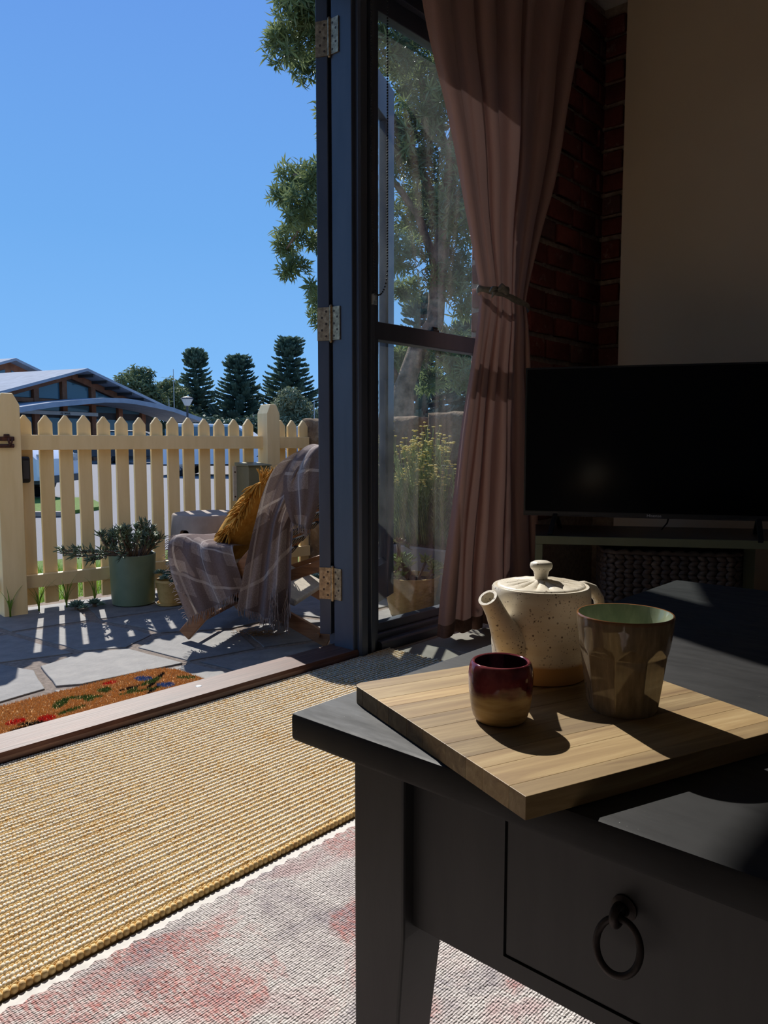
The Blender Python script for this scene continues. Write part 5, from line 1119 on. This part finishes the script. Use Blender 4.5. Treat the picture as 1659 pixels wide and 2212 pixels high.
def norfolk(px, top, hw, d, label, seed):
    rng = random.Random(seed); l = (px - 829.5) / 1662 * d; H = (955 - top) / 1662 * d + .98; Wd = hw / 1662 * d * 1.22
    t = thing('norfolk_pine', label, 'tree', tuple(far(l, d, GZ)), 0, 'tall pines across the street')
    MB().tube([(0, 0, 0), (0, 0, H * .5), (0, 0, H * .97)], [.32, .22, .05], 8).build('trunk', M['bark'], t, smooth=180)
    b = MB(); z = H * .10
    while z < H * .985:
        f = z / H; R0 = Wd * min(1.0, 1.42 * max(0, 1.0 - f) ** .85)
        if f > .84: R0 = Wd * .40 * sqrt(max(.02, 1 - ((f - .84) / .16) ** 2))
        nb = 10; a0 = rng.uniform(0, 1)
        for k in range(nb):
            a = a0 + 2 * pi * k / nb + rng.uniform(-.12, .12); RR = R0 * rng.uniform(.72, 1.08); dr_ = Vector((cos(a), sin(a), 0)); up_ = rng.uniform(.10, .28) * RR
            b.tube([Vector((0, 0, z)), dr_ * RR * .6 + Vector((0, 0, z + up_ * .3))], [.05, .02], 4, 1)
            nt_ = max(5, int(RR * 7))
            for q in range(nt_):
                tt = lerp(.12, 1, q / (nt_ - 1)); p = dr_ * RR * tt + Vector((0, 0, z + up_ * tt * tt)); w_ = .16 + .34 * sin(pi * min(1, tt * .95)) * RR * .25
                for sgn in (-1, 1):
                    sd2 = Vector((-sin(a), cos(a), 0)) * sgn; e = p + sd2 * w_ * rng.uniform(.7, 1.2) + dr_ * .18 + Vector((0, 0, rng.uniform(-.02, .16))); m2 = Vector((0, 0, .13)) + dr_ * .06
                    b.add([p - m2, p + m2, e + m2 * .7, e - m2 * .4], [(0, 1, 2, 3)], 0)
                e = p + dr_ * .2 + Vector((0, 0, rng.uniform(.1, .26))); b.add([p - dr_ * .1, p + Vector((0, 0, -.1)), e], [(0, 1, 2)], 0)
        z += H * .043 * rng.uniform(.85, 1.15) * (.55 if f > .82 else 1)
    stuff(b.build('foliage', [M['pine_leaf'], M['bark']], t, fix=False)); return t
norfolk(427, 757, 52, 72, 'layered pine with pointed crown nearest the street lantern', 1)
norfolk(520, 771, 62, 70, 'broad domed pine standing between the two pointed pines', 2)
norfolk(628, 730, 66, 72, 'tallest pointed pine rising behind the pale round tree', 3)
norfolk(905, 640, 85, 62, 'tall pine seen through the window behind the stone wall', 4)
norfolk(1010, 690, 80, 66, 'second pine seen through the window beside the curtain', 5)

def blob_tree(name, label, cat, blobs, d, mat, seed, dens, Lr, wr, base_px):
    rng = random.Random(seed); t = thing(name, label, cat, tuple(far((base_px - 829.5) / 1662 * d, d, GZ))); o = Vector(t.location); b = MB()
    bl = [pb_(x, y, r, d + rng.uniform(-1, 1)) for x, y, r in blobs]
    for (l, dd, z, r) in bl:
        c = far(l, dd, z) - o
        for _ in range(int(dens * r * r)):
            v = Vector((rng.gauss(0, 1), rng.gauss(0, 1), rng.gauss(0, 1))).normalized(); p = c + v * r * rng.uniform(.3, 1.0) ** .5; dr_ = Vector((rng.uniform(-1, 1), rng.uniform(-1, 1), rng.uniform(-1.2, .4))); leaf_blade(b, p, dr_, v, rng.uniform(*Lr), rng.uniform(*wr), .05)
        MB_ = MB().tube([Vector((0, 0, 0)), Vector((c.x * .35, c.y * .35, c.z * .5)), c], [.16, .10, .04], 6); MB_.build('branch', M['bark'], t, smooth=180)
    stuff(b.build('foliage', mat, t, fix=False)); return t
blob_tree('gum_tree', 'rounded gum tree rising behind the pavilion eave', 'tree', [(278, 830, 26), (300, 815, 24), (322, 812, 18), (310, 840, 28), (262, 845, 20), (332, 850, 22), (345, 880, 30), (300, 880, 30)], 60, M['gum_leaf'], 1, 600, (.25, .5), (.05, .09), 305)
blob_tree('gum_tree', 'darker gum tree between the pavilion eave and the pines', 'tree', [(352, 845, 22), (372, 840, 24), (390, 855, 22), (362, 875, 26), (388, 890, 26), (405, 905, 24)], 64, M['gum_leaf'], 2, 600, (.25, .5), (.05, .09), 375)
blob_tree('pale_tree', 'pale olive round tree in front of the tallest pine', 'tree', [(628, 860, 26), (612, 880, 24), (650, 880, 26), (632, 900, 30), (672, 900, 24), (655, 925, 28), (610, 920, 24)], 50, M['olive_leaf'], 3, 900, (.2, .4), (.04, .07), 640)
blob_tree('hedge', 'long dark hedge along the far side of the street', 'hedge', [(x, 925 + 5 * sin(x), 26) for x in range(360, 1060, 24)], 62, M['pine_leaf'], 4, 500, (.3, .6), (.06, .11), 520)

def car(label, px, d, rot, paint, z=GZ):
    c = thing('car', label, 'car', tuple(far((px - 829.5) / 1662 * d, d, z)), HEAD - pi / 2 + rot)
    side = [(-1.95, .34), (-1.97, .62), (-1.90, .92), (-1.72, .98), (-1.45, 1.42), (-1.25, 1.52), (.25, 1.50), (.55, 1.42), (1.12, 1.00), (1.75, .88), (1.93, .70), (1.95, .36)]
    def prof(s_): return [(x, z_) for x, z_ in side]
    b = MB(); n = len(side); vs = []
    for y, k in ((-.84, 0), (-.80, 1), (.80, 1), (.84, 0)): pass
    rings = []
    for y, inset in ((-.86, 1.0), (-.70, 0.0), (.70, 0.0), (.86, 1.0)):
        ring = [(x * (1 - .012 * inset), y if z_ < 1.0 else y * .86, z_ - (.02 * inset if z_ > .9 else 0)) for x, z_ in side]; rings.append(ring); vs += ring
    fs = [tuple(range(n)), tuple(range(4 * n - 1, 3 * n - 1, -1))]
    for r in range(3):
        for i in range(n): j = (i + 1) % n; fs.append((r * n + j, r * n + i, (r + 1) * n + i, (r + 1) * n + j))
    b.add(vs, fs); b.build('body', paint, c, smooth=35)
    for y in (-.80, .80):
        s_ = 1 if y > 0 else -1
        MB().prism_y([(-1.40, 1.02), (-.38, 1.02), (-.38, 1.42), (-1.22, 1.42)], y * .86 / .80 - .05 * s_, y * .86 / .80 + .004 * s_).build('side_window', M['far_glass'], c)
        MB().prism_y([(-.30, 1.02), (.98, 1.02), (.50, 1.38), (.22, 1.42), (-.30, 1.42)], y * .86 / .80 - .05 * s_, y * .86 / .80 + .004 * s_).build('side_window', M['far_glass'], c)
        for x in (-1.2, 1.2):
            w_ = MB(); w_.lathe([(.16, -.10), (.30, -.10), (.32, -.07), (.32, .07), (.30, .10), (.16, .10)], 28); wo_ = w_.build('tyre', M['tyre'], c, smooth=40, loc=(x, y * .94, .32)); wo_.rotation_euler = (pi / 2, 0, 0)
            r_ = MB(); r_.lathe([(0, .06), (.05, .06), (.17, .02), (.17, -.06)], 28); 
            for k in range(10): a = 2 * pi * k / 10; r_.beam((0, 0, .07), (.165 * cos(a), .165 * sin(a), .05), .03, .02)
            ro = r_.build('wheel', M['alloy'], c, loc=(x, y * .98 , .32)); ro.rotation_euler = (pi / 2 if y < 0 else -pi / 2, 0, 0)
        MB().box((-1.985, y * .8 - .08, .72), (-1.93, y * .8 + .08, .90)).build('tail_light', M['lampred'], c); MB().box((1.86, y * .8 - .1, .66), (1.96, y * .8 + .1, .78)).build('headlight', M['clear'], c)
    MB().box((-1.99, -.80, .30), (1.97, .80, .42)).build('bumper', M['dark_trim'], c); MB().prism_x([(-.6, 1.04), (.6, 1.04), (.55, 1.36), (-.55, 1.36)], -1.66, -1.60).build('rear_window', M['far_glass'], c)
    return c
car('white hatchback parked across the street behind the letterbox', 490, 23, 0.0, M['car_white']); car('pale blue car parked by the end of the fence', 735, 25, 0.05, M['car_blue'])
c3 = car('white car parked close behind the tall fence post', -112, 13.2, 0, M['car_white'])
for px, d in ((300, 36),): car('dark car in front of the pavilion doors', px, d, .15, M['dark_trim'])
lp_ = thing('street_lantern', 'street lamp with flared glass lantern in front of the pointed pine', 'lamp', tuple(far((408 - 829.5) / 1662 * 34, 34, GZ)))
MB().tube([(0, 0, 0), (0, 0, 2.55)], .045, 10).build('pole', M['dark_trim'], lp_, smooth=40); MB().lathe([(.06, 2.55), (.12, 2.58), (.26, 2.86), (0, 2.86)], 8).build('lantern', M['ceramic_white'], lp_); MB().lathe([(.29, 2.86), (.24, 2.92), (.05, 2.98), (0, 2.98)], 8).build('cap', M['dark_trim'], lp_)
for px, top, d, lab in ((380, 800, 55, 'tall thin pale mast in front of the dark gum tree'), (369, 862, 48, 'short pale pole beside the pavilion awning'), (680, 868, 45, 'slim pale pole beside the pale round tree')):
    o = MB().tube([(0, 0, 0), (0, 0, (955 - top) / 1662 * d + .98)], [.05, .02], 8).build('pole', M['pole'], None, smooth=40, loc=tuple(far((px - 829.5) / 1662 * d, d, GZ))); tag(o, lab, 'pole')
